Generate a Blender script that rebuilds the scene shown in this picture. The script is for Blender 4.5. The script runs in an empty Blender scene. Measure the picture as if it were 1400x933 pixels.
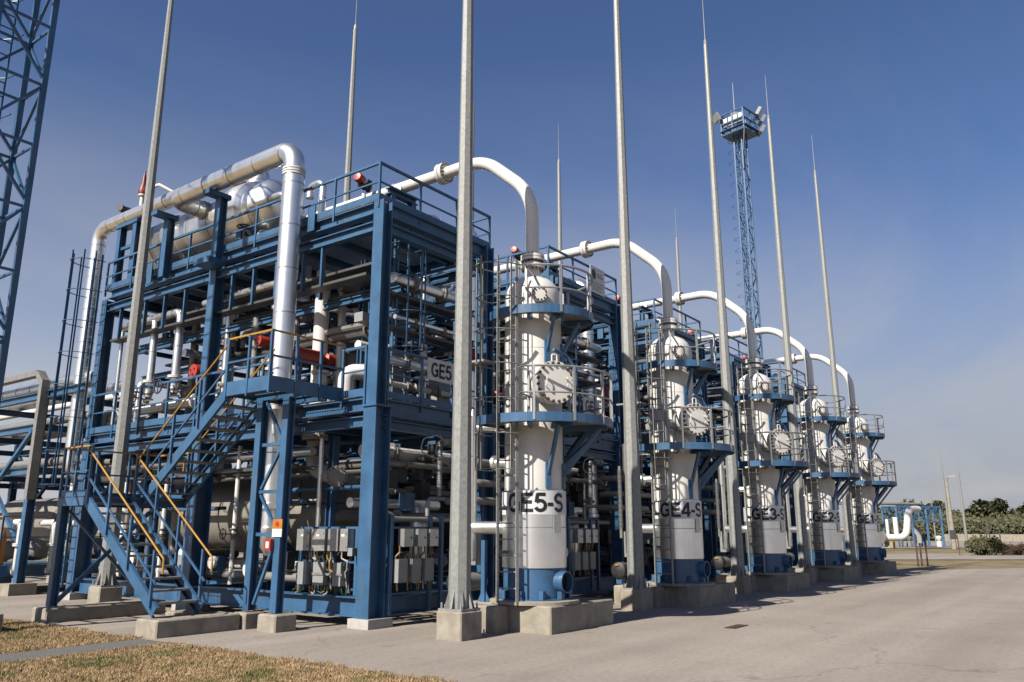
import bpy, math, random
from mathutils import Vector, Matrix
random.seed(7)
R = math.radians
V = Vector
# ------------------------------------------------------------------ camera, sky, sun, exposure
scene = bpy.context.scene
COL = scene.collection
H_EYE = 1.65
TH = R(36.3); PITCH = math.atan((727 - 466.5) / 1100.0)
cam_d = bpy.data.cameras.new('camera')
cam = bpy.data.objects.new('camera', cam_d); COL.objects.link(cam); scene.camera = cam
cam_d.sensor_fit = 'HORIZONTAL'; cam_d.sensor_width = 36.0
cam_d.lens = 36.0 * 1100 / 1400
cam_d.clip_start = 0.1; cam_d.clip_end = 6000
fwd = V((math.cos(TH) * math.cos(PITCH), math.sin(TH) * math.cos(PITCH), math.sin(PITCH)))
cam.location = (0, 0, H_EYE)
cam.rotation_euler = fwd.to_track_quat('-Z', 'Y').to_euler()

SUN_EL = R(39); SUN_DIR = V((-0.9945 * math.cos(SUN_EL), 0.1045 * math.cos(SUN_EL), math.sin(SUN_EL))).normalized()
world = bpy.data.worlds.new('World'); scene.world = world; world.use_nodes = True
nt = world.node_tree; nt.nodes.clear()
N = nt.nodes.new; L = nt.links.new
out = N('ShaderNodeOutputWorld'); bg = N('ShaderNodeBackground')
sky = N('ShaderNodeTexSky'); sky.sky_type = 'NISHITA'; sky.sun_disc = False
sky.sun_elevation = SUN_EL
sky.sun_rotation = math.atan2(SUN_DIR.x, SUN_DIR.y)
sky.air_density = 1.0; sky.dust_density = 1.2; sky.ozone_density = 2.2; sky.altitude = 50
tc = N('ShaderNodeTexCoord'); sep = N('ShaderNodeSeparateXYZ'); L(tc.outputs['Generated'], sep.inputs[0])
zadd = N('ShaderNodeMath'); zadd.operation = 'ADD'; zadd.inputs[1].default_value = 0.12; L(sep.outputs[2], zadd.inputs[0])
zmx = N('ShaderNodeMath'); zmx.operation = 'MAXIMUM'; zmx.inputs[1].default_value = 0.05; L(zadd.outputs[0], zmx.inputs[0])
dx = N('ShaderNodeMath'); dx.operation = 'DIVIDE'; L(sep.outputs[0], dx.inputs[0]); L(zmx.outputs[0], dx.inputs[1])
dy = N('ShaderNodeMath'); dy.operation = 'DIVIDE'; L(sep.outputs[1], dy.inputs[0]); L(zmx.outputs[0], dy.inputs[1])
cmb = N('ShaderNodeCombineXYZ'); L(dx.outputs[0], cmb.inputs[0]); L(dy.outputs[0], cmb.inputs[1])
mp = N('ShaderNodeMapping'); mp.inputs['Location'].default_value = (1.7, 2.3, 0); mp.inputs['Scale'].default_value = (0.55, 0.9, 1); mp.inputs['Rotation'].default_value = (0, 0, R(25)); L(cmb.outputs[0], mp.inputs[0])
cn = N('ShaderNodeTexNoise'); cn.inputs['Scale'].default_value = 0.8; cn.inputs['Detail'].default_value = 7; cn.inputs['Roughness'].default_value = 0.58; cn.inputs['Distortion'].default_value = 0.7
L(mp.outputs[0], cn.inputs['Vector'])
cr = N('ShaderNodeValToRGB'); cr.color_ramp.elements[0].position = 0.40; cr.color_ramp.elements[0].color = (0, 0, 0, 1)
cr.color_ramp.elements[1].position = 0.74; cr.color_ramp.elements[1].color = (1, 1, 1, 1); L(cn.outputs[0], cr.inputs[0])
# cirrus thins out towards the zenith, thickens low down
el = N('ShaderNodeMapRange'); el.inputs['From Min'].default_value = 0.02; el.inputs['From Max'].default_value = 0.54
el.inputs['To Min'].default_value = 0.9; el.inputs['To Max'].default_value = 0.0; L(sep.outputs[2], el.inputs['Value'])
cm = N('ShaderNodeMath'); cm.operation = 'MULTIPLY'; L(cr.outputs[0], cm.inputs[0]); L(el.outputs[0], cm.inputs[1])
hzr = N('ShaderNodeMapRange'); hzr.inputs['From Min'].default_value = 0.0; hzr.inputs['From Max'].default_value = 0.43
hzr.interpolation_type = 'SMOOTHSTEP'; hzr.inputs['To Min'].default_value = 0.92; hzr.inputs['To Max'].default_value = 0.0; L(sep.outputs[2], hzr.inputs['Value'])
tint = N('ShaderNodeMix'); tint.data_type = 'RGBA'; tint.blend_type = 'MULTIPLY'; tint.inputs[0].default_value = 1.0
L(sky.outputs[0], tint.inputs[6]); tint.inputs[7].default_value = (0.775, 0.895, 1.15, 1)
mh = N('ShaderNodeMix'); mh.data_type = 'RGBA'; L(hzr.outputs[0], mh.inputs[0]); L(tint.outputs[2], mh.inputs[6]); 
# haze glows a little more towards the sun's side of the sky
dt = N('ShaderNodeVectorMath'); dt.operation = 'DOT_PRODUCT'; L(tc.outputs['Generated'], dt.inputs[0]); dt.inputs[1].default_value = (SUN_DIR.x, SUN_DIR.y, 0)
gl = N('ShaderNodeMapRange'); gl.inputs['From Min'].default_value = -0.78; gl.inputs['From Max'].default_value = 0.78; gl.inputs['To Min'].default_value = 0.97; gl.inputs['To Max'].default_value = 1.95; L(dt.outputs['Value'], gl.inputs['Value'])
hc = N('ShaderNodeVectorMath'); hc.operation = 'SCALE'; hc.inputs[0].default_value = (4.25, 4.33, 4.70); L(gl.outputs[0], hc.inputs['Scale']); L(hc.outputs[0], mh.inputs[7])
mx = N('ShaderNodeMix'); mx.data_type = 'RGBA'; L(cm.outputs[0], mx.inputs[0]); L(mh.outputs[2], mx.inputs[6])
mx.inputs[7].default_value = (5.3, 5.3, 5.55, 1)
L(mx.outputs[2], bg.inputs[0]); bg.inputs[1].default_value = 0.0505; L(bg.outputs[0], out.inputs[0])

sd = bpy.data.lights.new('sun', 'SUN'); sd.energy = 5.0; sd.angle = R(0.53); sd.color = (1.0, 0.93, 0.83)
sun = bpy.data.objects.new('sun', sd); COL.objects.link(sun)
sun.rotation_euler = SUN_DIR.to_track_quat('Z', 'Y').to_euler(); sun.location = (-30, 0, 40)
vs = scene.view_settings; vs.view_transform = 'Standard'; vs.look = 'None'; vs.gamma = 1.0; vs.use_curve_mapping = False
vs.exposure = 0.92
scene.render.engine = 'CYCLES'
scene.cycles.max_bounces = 5; scene.cycles.diffuse_bounces = 1; scene.cycles.glossy_bounces = 3; scene.cycles.caustics_reflective = False

# ------------------------------------------------------------------ materials
MATS = {}
ALB = 0.53        # overall reflectance level that goes with the exposure set above
def mat(name, col, rough=0.5, metal=0.0, var=0.12, scale=6.0, detail=4, bump=0.0, bscale=None, col2=None, lo=0.35, hi=0.65, stretch=None, spec=0.5, dirt_sheen=None):
    m = bpy.data.materials.new(name); m.use_nodes = True
    kk = ALB if metal < 0.5 else 0.92
    col = tuple(c*kk for c in col); col2 = tuple(c*kk for c in col2) if col2 else None
    if dirt_sheen: dirt_sheen = (tuple(c*kk for c in dirt_sheen[0]),) + tuple(dirt_sheen[1:])
    t = m.node_tree; b = t.nodes['Principled BSDF']
    b.inputs['Roughness'].default_value = rough; b.inputs['Metallic'].default_value = metal
    b.inputs['Specular IOR Level'].default_value = spec
    tcn = t.nodes.new('ShaderNodeTexCoord'); vec = tcn.outputs['Object']
    geo = t.nodes.new('ShaderNodeNewGeometry'); vec = geo.outputs['Position']
    if stretch:
        mpn = t.nodes.new('ShaderNodeMapping'); mpn.inputs['Scale'].default_value = stretch; t.links.new(vec, mpn.inputs[0]); vec = mpn.outputs[0]
    n = t.nodes.new('ShaderNodeTexNoise'); n.inputs['Scale'].default_value = scale; n.inputs['Detail'].default_value = detail; n.inputs['Roughness'].default_value = 0.6
    t.links.new(vec, n.inputs['Vector'])
    r = t.nodes.new('ShaderNodeValToRGB')
    c2 = col2 if col2 else tuple(c * (1 - 2 * var) for c in col)
    r.color_ramp.elements[0].position = lo; r.color_ramp.elements[0].color = (*c2, 1)
    r.color_ramp.elements[1].position = hi; r.color_ramp.elements[1].color = (*col, 1)
    t.links.new(n.outputs[0], r.inputs[0]); last = r.outputs[0]
    if dirt_sheen:
        n2 = t.nodes.new('ShaderNodeTexNoise'); n2.inputs['Scale'].default_value = dirt_sheen[1]; n2.inputs['Detail'].default_value = 6
        mp2 = t.nodes.new('ShaderNodeMapping'); mp2.inputs['Scale'].default_value = dirt_sheen[3] if len(dirt_sheen) > 3 else (1, 1, 1)
        t.links.new(geo.outputs['Position'], mp2.inputs[0]); t.links.new(mp2.outputs[0], n2.inputs['Vector'])
        r2 = t.nodes.new('ShaderNodeValToRGB'); r2.color_ramp.elements[0].position = 0.55; r2.color_ramp.elements[0].color = (0, 0, 0, 1)
        r2.color_ramp.elements[1].position = 0.75; r2.color_ramp.elements[1].color = (dirt_sheen[2],) * 3 + (1,)
        t.links.new(n2.outputs[0], r2.inputs[0])
        mxn = t.nodes.new('ShaderNodeMix'); mxn.data_type = 'RGBA'; t.links.new(r2.outputs[0], mxn.inputs[0])
        t.links.new(last, mxn.inputs[6]); mxn.inputs[7].default_value = (*dirt_sheen[0], 1); last = mxn.outputs[2]
    t.links.new(last, b.inputs['Base Color'])
    if bump:
        bn = t.nodes.new('ShaderNodeTexNoise'); bn.inputs['Scale'].default_value = bscale or scale * 4; bn.inputs['Detail'].default_value = 5
        t.links.new(vec, bn.inputs['Vector'])
        bp = t.nodes.new('ShaderNodeBump'); bp.inputs['Strength'].default_value = bump; bp.inputs['Distance'].default_value = 0.02
        t.links.new(bn.outputs[0], bp.inputs['Height']); t.links.new(bp.outputs[0], b.inputs['Normal'])
    MATS[name] = m
    return m
mat('blue', (0.064, 0.182, 0.36), 0.40, 0, 0.16, 2.2, 7, 0.04, 30, dirt_sheen=((0.13, 0.17, 0.23), 6.0, 0.6, (1, 1, 0.22)))
mat('galv', (0.41, 0.42, 0.405), 0.55, 0.12, 0.14, 16, 6, 0.05, 60, dirt_sheen=((0.30, 0.30, 0.29), 2.2, 0.6, (1, 1, 0.3)))
mat('tray', (0.15, 0.152, 0.15), 0.5, 0.4, 0.12, 12)
mat('drum_grey', (0.40, 0.37, 0.32), 0.45, 0.1, 0.08, 2.0, dirt_sheen=((0.26, 0.22, 0.17), 3.0, 0.6, (1, 1, 0.4)))
mat('galv_bright', (0.52, 0.54, 0.55), 0.42, 0.4, 0.10, 20)
mat('clad', (0.84, 0.835, 0.82), 0.34, 0.95, 0.06, 3.0, 5, 0.035, 5, dirt_sheen=((0.62, 0.60, 0.57), 3.0, 0.7, (2.2, 2.2, 0.12)))  # vertical streaks imitate the sheen of shiny cladding, painted into its colour
mat('clad_seam', (0.36, 0.35, 0.34), 0.5, 0.7)
mat('white', (1.0, 0.985, 0.94), 0.38, 0, 0.035, 1.6, dirt_sheen=((0.74, 0.68, 0.60), 4.0, 0.35, (1, 1, 0.2)))
mat('shell_white', (1.0, 0.98, 0.925), 0.40, 0, 0.04, 1.4, dirt_sheen=((0.70, 0.64, 0.54), 4.0, 0.5, (1.5, 1.5, 0.15)))
mat('grey_pipe', (0.40, 0.39, 0.37), 0.45, 0.2, 0.15, 5, dirt_sheen=((0.22, 0.19, 0.16), 5, 0.5))
mat('grey_box', (0.42, 0.44, 0.44), 0.45, 0.1, 0.06, 5)
mat('steel_box', (0.50, 0.50, 0.48), 0.35, 0.7, 0.08, 8)
mat('dark_steel', (0.05, 0.052, 0.056), 0.55, 0.2, 0.2, 8)
mat('black', (0.012, 0.012, 0.013), 0.5)
mat('rust_bolt', (0.17, 0.085, 0.05), 0.7, 0.3, 0.25, 30)
mat('red', (0.55, 0.055, 0.03), 0.42, 0, 0.08, 6)
mat('dark_red', (0.30, 0.03, 0.025), 0.5, 0, 0.12, 6)
mat('yellow', (0.62, 0.33, 0.035), 0.45, 0, 0.10, 6)
mat('orange', (0.75, 0.27, 0.03), 0.45)
mat('sign_white', (0.92, 0.93, 0.94), 0.45, 0, 0.02)
mat('green_print', (0.03, 0.14, 0.05), 0.6)
mat('tan_print', (0.45, 0.33, 0.17), 0.6)
mat('cable_green', (0.02, 0.10, 0.09), 0.5)
mat('cable_white', (0.62, 0.61, 0.58), 0.5)
mat('grate', (0.22, 0.23, 0.23), 0.55, 0.5, 0.12, 8)
mat('concrete_block', (0.50, 0.45, 0.365), 0.9, 0, 0.14, 4.0, 8, 0.35, 30, dirt_sheen=((0.27, 0.235, 0.18), 3.2, 0.85, (1, 1, 0.55)), spec=0.2)
mat('grout', (0.62, 0.60, 0.55), 0.9, 0, 0.08, 5)
mat('asphalt', (0.27, 0.255, 0.24), 0.95, 0, 0.2, 30, 6, 0.5, 120, spec=0.2)
mat('lens', (0.55, 0.56, 0.55), 0.25, 0, 0.05)
mat('bark', (0.09, 0.07, 0.05), 0.9)
mat('brown_post', (0.10, 0.045, 0.035), 0.6)
def leafmat(name, a, b_, sc):
    m = mat(name, a, 0.75, 0, 0.1, sc, 5, col2=b_, lo=0.4, hi=0.6, spec=0.2); return m
leafmat('leaf', (0.15, 0.155, 0.08), (0.085, 0.095, 0.05), 0.35)
leafmat('bush_leaf', (0.17, 0.16, 0.085), (0.10, 0.105, 0.05), 1.5)
leafmat('bush_red', (0.14, 0.08, 0.06), (0.09, 0.06, 0.04), 1.5)
leafmat('grass', (0.68, 0.49, 0.28), (0.40, 0.27, 0.14), 9.0)
leafmat('far_grass', (0.36, 0.28, 0.155), (0.24, 0.20, 0.10), 0.5)
def grass_green(m):
    # green patches among the dry turf
    t = m.node_tree; b = t.nodes['Principled BSDF']; src = b.inputs['Base Color'].links[0].from_socket
    geo = t.nodes.new('ShaderNodeNewGeometry'); n = t.nodes.new('ShaderNodeTexNoise'); n.inputs['Scale'].default_value = 1.15; n.inputs['Detail'].default_value = 5
    n.inputs['Roughness'].default_value = 0.65
    t.links.new(geo.outputs['Position'], n.inputs['Vector'])
    r = t.nodes.new('ShaderNodeValToRGB'); r.color_ramp.elements[0].position = 0.50; r.color_ramp.elements[0].color = (0, 0, 0, 1)
    r.color_ramp.elements[1].position = 0.64; r.color_ramp.elements[1].color = (0.85, 0.85, 0.85, 1); t.links.new(n.outputs[0], r.inputs[0])
    mxn = t.nodes.new('ShaderNodeMix'); mxn.data_type = 'RGBA'; t.links.new(r.outputs[0], mxn.inputs[0]); t.links.new(src, mxn.inputs[6])
    mxn.inputs[7].default_value = (0.10, 0.108, 0.038, 1); t.links.new(mxn.outputs[2], b.inputs['Base Color'])
grass_green(MATS['grass'])
# concrete pavement: broad stains, fine speckle, a few wandering cracks
m = mat('pavement', (0.46, 0.40, 0.345), 0.92, 0, 0.07, 0.5, 8, 0.12, 60, dirt_sheen=((0.36, 0.31, 0.265), 0.22, 0.7, (1, 2.2, 1)), spec=0.25)
t = m.node_tree; b = t.nodes['Principled BSDF']; src = b.inputs['Base Color'].links[0].from_socket
geo = t.nodes.new('ShaderNodeNewGeometry')
n1 = t.nodes.new('ShaderNodeTexNoise'); n1.inputs['Scale'].default_value = 14; n1.inputs['Detail'].default_value = 8; t.links.new(geo.outputs['Position'], n1.inputs['Vector'])
r1 = t.nodes.new('ShaderNodeMapRange'); r1.inputs['From Min'].default_value = 0.3; r1.inputs['From Max'].default_value = 0.7; r1.inputs['To Min'].default_value = 0.86; r1.inputs['To Max'].default_value = 1.10
t.links.new(n1.outputs[0], r1.inputs['Value'])
m1 = t.nodes.new('ShaderNodeMix'); m1.data_type = 'RGBA'; m1.blend_type = 'MULTIPLY'; m1.inputs[0].default_value = 1; t.links.new(src, m1.inputs[6]); t.links.new(r1.outputs[0], m1.inputs[7])
# long faint wheel and wash streaks, scattered dark spots
ms = t.nodes.new('ShaderNodeMapping'); ms.inputs['Rotation'].default_value = (0, 0, R(-14)); ms.inputs['Scale'].default_value = (0.05, 0.9, 1); t.links.new(geo.outputs['Position'], ms.inputs[0])
ns = t.nodes.new('ShaderNodeTexNoise'); ns.inputs['Scale'].default_value = 1.0; ns.inputs['Detail'].default_value = 6; t.links.new(ms.outputs[0], ns.inputs['Vector'])
rs = t.nodes.new('ShaderNodeMapRange'); rs.inputs['From Min'].default_value = 0.35; rs.inputs['From Max'].default_value = 0.65; rs.inputs['To Min'].default_value = 0.86; rs.inputs['To Max'].default_value = 1.08; t.links.new(ns.outputs[0], rs.inputs['Value'])
ms1 = t.nodes.new('ShaderNodeMix'); ms1.data_type = 'RGBA'; ms1.blend_type = 'MULTIPLY'; ms1.inputs[0].default_value = 1; t.links.new(m1.outputs[2], ms1.inputs[6]); t.links.new(rs.outputs[0], ms1.inputs[7])
nd = t.nodes.new('ShaderNodeTexNoise'); nd.inputs['Scale'].default_value = 1.7; nd.inputs['Detail'].default_value = 3; t.links.new(geo.outputs['Position'], nd.inputs['Vector'])
rd = t.nodes.new('ShaderNodeMapRange'); rd.inputs['From Min'].default_value = 0.66; rd.inputs['From Max'].default_value = 0.76; rd.inputs['To Min'].default_value = 1.0; rd.inputs['To Max'].default_value = 0.72; t.links.new(nd.outputs[0], rd.inputs['Value'])
ms2 = t.nodes.new('ShaderNodeMix'); ms2.data_type = 'RGBA'; ms2.blend_type = 'MULTIPLY'; ms2.inputs[0].default_value = 1; t.links.new(ms1.outputs[2], ms2.inputs[6]); t.links.new(rd.outputs[0], ms2.inputs[7])
# cracks
nw = t.nodes.new('ShaderNodeTexNoise'); nw.inputs['Scale'].default_value = 0.9; nw.inputs['Detail'].default_value = 6; t.links.new(geo.outputs['Position'], nw.inputs['Vector'])
va = t.nodes.new('ShaderNodeVectorMath'); va.operation = 'MULTIPLY_ADD'; t.links.new(nw.outputs['Color'], va.inputs[0]); va.inputs[1].default_value = (1.6, 1.6, 0); t.links.new(geo.outputs['Position'], va.inputs[2])
vo = t.nodes.new('ShaderNodeTexVoronoi'); vo.feature = 'DISTANCE_TO_EDGE'; vo.inputs['Scale'].default_value = 0.14; t.links.new(va.outputs[0], vo.inputs['Vector'])
rc = t.nodes.new('ShaderNodeValToRGB'); rc.color_ramp.elements[0].position = 0.0; rc.color_ramp.elements[0].color = (0.72,) * 3 + (1,)
rc.color_ramp.elements[1].position = 0.003; rc.color_ramp.elements[1].color = (1, 1, 1, 1); t.links.new(vo.outputs[0], rc.inputs[0])
m2 = t.nodes.new('ShaderNodeMix'); m2.data_type = 'RGBA'; m2.blend_type = 'MULTIPLY'; m2.inputs[0].default_value = 1; t.links.new(ms2.outputs[2], m2.inputs[6]); t.links.new(rc.outputs[0], m2.inputs[7])
t.links.new(m2.outputs[2], b.inputs['Base Color'])

# ------------------------------------------------------------------ mesh helpers
X, Y, Z = V((1, 0, 0)), V((0, 1, 0)), V((0, 0, 1))
def frame_of(d, up=None):
    d = d.normalized(); u = up if up is not None else (Z if abs(d.z) < 0.95 else X)
    s = d.cross(u)
    if s.length < 1e-5: s = d.cross(Y)
    s.normalize(); u = s.cross(d).normalized()
    return d, s, u
class G:
    def __init__(s): s.v = []; s.f = []
    def prism(s, prof, p0, p1, up=None, cap=True):
        p0, p1 = V(p0), V(p1); d, sd_, u = frame_of(p1 - p0, up); n = len(prof); o = len(s.v)
        for p in (p0, p1):
            for a, b_ in prof: s.v.append(p + sd_ * a + u * b_)
        for i in range(n):
            j = (i + 1) % n; s.f.append((o + i, o + j, o + n + j, o + n + i))
        if cap: s.f.append(tuple(range(o + n - 1, o - 1, -1))); s.f.append(tuple(range(o + n, o + 2 * n)))
        return s
    def bar(s, p0, p1, w, h=None, up=None):
        h = w if h is None else h
        return s.prism([(-w/2, -h/2), (w/2, -h/2), (w/2, h/2), (-w/2, h/2)], p0, p1, up)
    def ibeam(s, p0, p1, h, w, tf=0.022, tw=0.014, up=None):
        a, b_ = w/2, h/2; c = tw/2
        return s.prism([(-a, -b_), (a, -b_), (a, -b_+tf), (c, -b_+tf), (c, b_-tf), (a, b_-tf), (a, b_), (-a, b_), (-a, b_-tf), (-c, b_-tf), (-c, -b_+tf), (-a, -b_+tf)], p0, p1, up)
    def chan(s, p0, p1, h, w, t_=0.014, up=None, flip=1):
        b_ = h/2; pr = [(0, -b_), (w*flip, -b_), (w*flip, -b_+t_), (t_*flip, -b_+t_), (t_*flip, b_-t_), (w*flip, b_-t_), (w*flip, b_), (0, b_)]
        return s.prism(pr, p0, p1, up)
    def box(s, a, b_):
        x0, y0, z0 = a; x1, y1, z1 = b_; o = len(s.v)
        s.v += [V(p) for p in ((x0,y0,z0),(x1,y0,z0),(x1,y1,z0),(x0,y1,z0),(x0,y0,z1),(x1,y0,z1),(x1,y1,z1),(x0,y1,z1))]
        s.f += [tuple(o+i for i in q) for q in ((3,2,1,0),(4,5,6,7),(0,1,5,4),(1,2,6,5),(2,3,7,6),(3,0,4,7))]
        return s
    def cbox(s, a, b_, c=0.022):
        x0, y0, z0 = a; x1, y1, z1 = b_; o = len(s.v)
        ring = lambda d, z_: [V(p) for p in ((x0+d+c, y0+d, z_), (x1-d-c, y0+d, z_), (x1-d, y0+d+c, z_), (x1-d, y1-d-c, z_), (x1-d-c, y1-d, z_), (x0+d+c, y1-d, z_), (x0+d, y1-d-c, z_), (x0+d, y0+d+c, z_))]
        s.v += ring(0, z0) + ring(0, z1-c) + ring(c, z1)
        for i in range(2):
            for k in range(8): s.f.append((o+8*i+k, o+8*i+(k+1) % 8, o+8*i+8+(k+1) % 8, o+8*i+8+k))
        s.f.append(tuple(o+16+k for k in range(8))); s.f.append(tuple(o+7-k for k in range(8)))
        return s
    def tube(s, pts, r, n=10, closed=False, cap=True):
        pts = [V(p) for p in pts]; m_ = len(pts); o = len(s.v); rr = r if isinstance(r, (list, tuple)) else [r] * m_
        prev = None
        for i, p in enumerate(pts):
            if closed: d = pts[(i+1) % m_] - pts[i-1]
            else: d = pts[min(i+1, m_-1)] - pts[max(i-1, 0)]
            d.normalize()
            if prev is None: _, a, b_ = frame_of(d)
            else:
                a = prev - d * prev.dot(d)
                if a.length < 1e-5: _, a, b_ = frame_of(d)
                a.normalize(); b_ = a.cross(d) * -1
            b_ = d.cross(a); prev = a
            for k in range(n):
                t_ = 2*math.pi*k/n; s.v.append(p + (a*math.cos(t_) + b_*math.sin(t_)) * rr[i])
        for i in range(m_ if closed else m_-1):
            for k in range(n):
                j = (i+1) % m_; k2 = (k+1) % n
                s.f.append((o+i*n+k, o+i*n+k2, o+j*n+k2, o+j*n+k))
        if cap and not closed:
            s.f.append(tuple(range(o+n-1, o-1, -1))); s.f.append(tuple(range(o+(m_-1)*n, o+m_*n)))
        return s
    def lathe(s, prof, org, axis=Z, n=24, a0=0.0, a1=None, cap=True):
        org = V(org); d, a, b_ = frame_of(V(axis)); b_ = d.cross(a); o = len(s.v); full = a1 is None
        m_ = len(prof); cnt = n if full else n+1
        for k in range(cnt):
            t_ = a0 + (2*math.pi if full else a1-a0) * k / n
            for r_, z_ in prof: s.v.append(org + d*z_ + (a*math.cos(t_) + b_*math.sin(t_))*r_)
        for k in range(n):
            k2 = (k+1) % cnt
            for i in range(m_-1): s.f.append((o+k*m_+i, o+k2*m_+i, o+k2*m_+i+1, o+k*m_+i+1))
        if cap and full:
            if prof[0][0] > 1e-4: s.f.append(tuple(o+k*m_ for k in range(n-1, -1, -1)))
            if prof[-1][0] > 1e-4: s.f.append(tuple(o+k*m_+m_-1 for k in range(n)))
        return s
    def poly(s, pts, z0, z1):
        o = len(s.v); n = len(pts)
        for z_ in (z0, z1):
            for p in pts: s.v.append(V((p[0], p[1], z_)))
        s.f.append(tuple(range(o+n-1, o-1, -1))); s.f.append(tuple(range(o+n, o+2*n)))
        for i in range(n):
            j = (i+1) % n; s.f.append((o+i, o+j, o+n+j, o+n+i))
        return s
    def mesh(s, name, m_, base=V((0, 0, 0)), smooth=35):
        me = bpy.data.meshes.new(name); me.from_pydata([tuple(p - base) for p in s.v], [], s.f); me.validate(clean_customdata=False)
        if smooth:
            me.polygons.foreach_set('use_smooth', [True] * len(me.polygons)); me.set_sharp_from_angle(angle=R(smooth))
        me.materials.append(MATS[m_]); me.update()
        return me
def bend(pts, r, seg=7):
    pts = [V(p) for p in pts]; o = [pts[0]]
    for i in range(1, len(pts)-1):
        a, b_, c = pts[i-1], pts[i], pts[i+1]; d0 = (a-b_).normalized(); d1 = (c-b_).normalized()
        ang = d0.angle(d1); tl = min(r/math.tan(ang/2), (a-b_).length*0.49, (c-b_).length*0.49); rr = tl*math.tan(ang/2)
        p0, p1 = b_+d0*tl, b_+d1*tl; cen = b_ + (d0+d1).normalized()*(rr/math.sin(ang/2)); u0, u1 = p0-cen, p1-cen
        for k in range(seg+1):
            om = math.pi-ang; f_ = k/seg
            q = u0 if om < 1e-4 else (u0*math.sin((1-f_)*om) + u1*math.sin(f_*om)) / math.sin(om)
            o.append(cen+q)
    o.append(pts[-1]); return o
def tagp(o, label=None, cat=None, group=None, kind=None):
    if label: o['label'] = label
    if cat: o['category'] = cat
    if group: o['group'] = group
    if kind: o['kind'] = kind
    return o
class T:
    """a thing: an Empty at its base, parts under it"""
    def __init__(s, name, label, cat, base=(0, 0, 0), group=None):
        s.base = V(base); s.o = bpy.data.objects.new(name, None); COL.objects.link(s.o); s.o.location = s.base; s.o.empty_display_size = 0.2
        tagp(s.o, label, cat, group)
    def part(s, name, g, m_, parent=None, smooth=35, label=None):
        me = g.mesh(name, m_, s.base, smooth); o = bpy.data.objects.new(name, me); COL.objects.link(o); o.parent = parent or s.o
        if label: o['label'] = label
        return o
    def inst(s, name, me, loc, rot=None, parent=None):
        o = bpy.data.objects.new(name, me); COL.objects.link(o); o.parent = parent or s.o; o.location = V(loc) - s.base
        if rot is not None: o.rotation_euler = rot.to_euler() if hasattr(rot, 'to_euler') else rot
        return o
def single(name, g, m_, label, cat, group=None, kind=None, base=(0, 0, 0), smooth=35):
    base = V(base); o = bpy.data.objects.new(name, g.mesh(name, m_, base, smooth)); COL.objects.link(o); o.location = base
    return tagp(o, label, cat, group, kind)
def structure(name, g, m_, smooth=0):
    o = bpy.data.objects.new(name, g.mesh(name, m_, smooth=smooth)); COL.objects.link(o); o['kind'] = 'structure'; return o
def copy_tree(o, parent=None):
    c = o.copy(); COL.objects.link(c); c.parent = parent
    for ch in list(o.children): copy_tree(ch, c)
    return c
def flatm(name, m_, prof_fn): return prof_fn(G()).mesh(name, m_)
ME_POST = {}
def post_mesh(h, m_, w=0.05):
    k = (round(h, 3), m_, w)
    if k not in ME_POST: ME_POST[k] = G().box((-w/2, -w/2, 0), (w/2, w/2, h)).mesh('post', m_, smooth=0)
    return ME_POST[k]
BOLT = {}
def bolt_mesh(r, h, m_):
    k = (r, h, m_)
    if k not in BOLT: BOLT[k] = G().lathe([(r, 0), (r, h*0.85), (r*0.7, h)], (0, 0, 0), Z, 6).mesh('bolt', m_, smooth=0)
    return BOLT[k]
def bolts(t, org, axis, rad, n, br, bh, m_='rust_bolt', parent=None):
    d, a, b_ = frame_of(V(axis)); q = d.to_track_quat('Z', 'Y')
    for k in range(n):
        t_ = 2*math.pi*(k+0.5)/n
        t.inst('bolt', bolt_mesh(br, bh, m_), V(org) + (a*math.cos(t_)+b_*math.sin(t_))*rad, q, parent)
def railing(t, pts, h=0.9, m_='blue', top='blue', sp=1.3, mids=(0.5,), w=0.045, toe=None, skip_last=False, off=0.0):
    """guard rail: posts, top rail, knee rail, optional toe board along a polyline at deck level"""
    pts = [V(p) for p in pts]
    for i in range(len(pts)-1):
        a, b_ = pts[i], pts[i+1]; d = b_-a; n = max(1, round(d.length/sp))
        ang = math.atan2(d.y, d.x)
        for k in range(n + (1 if (i == len(pts)-2 and not skip_last) else 0)):
            p = a + d*(k/n); t.inst('rail_post', post_mesh(h+0.18, m_, w), p - Z*0.18, (0, 0, ang))
        ext = d.normalized()*0.022
        t.part('top_rail', G().bar(a+Z*h-ext, b_+Z*h+ext, w*1.1 if top != 'yellow' or w > 0.06 else 0.032, w*1.1 if top != 'yellow' or w > 0.06 else 0.032), top)
        for q in mids: t.part('knee_rail', G().bar(a+Z*h*q, b_+Z*h*q, w*0.7, w*0.7), m_)
        if toe: t.part('toe_board', G().bar(a+Z*toe/2, b_+Z*toe/2, 0.012, toe), m_)
def grating(x0, x1, y0, y1, z, along='x', sp=0.055, holes=()):
    g = G()
    if along == 'x':
        y = y0
        while y < y1: g.box((x0, y, z-0.032), (x1, y+0.006, z)); y += sp
        x = x0
        while x < x1: g.box((x, y0, z-0.010), (x+0.008, y1, z-0.001)); x += 0.25
    else:
        x = x0
        while x < x1: g.box((x, y0, z-0.032), (x+0.006, y1, z)); x += sp
        y = y0
        while y < y1: g.box((x0, y, z-0.010), (x1, y+0.008, z-0.001)); y += 0.25
    return g
def arc_pts(cx_, cy_, rx, ry, a0, a1, n=22): return [(cx_ + rx*math.cos(R(a0+(a1-a0)*k/n)), cy_ + ry*math.sin(R(a0+(a1-a0)*k/n))) for k in range(n+1)]
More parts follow.
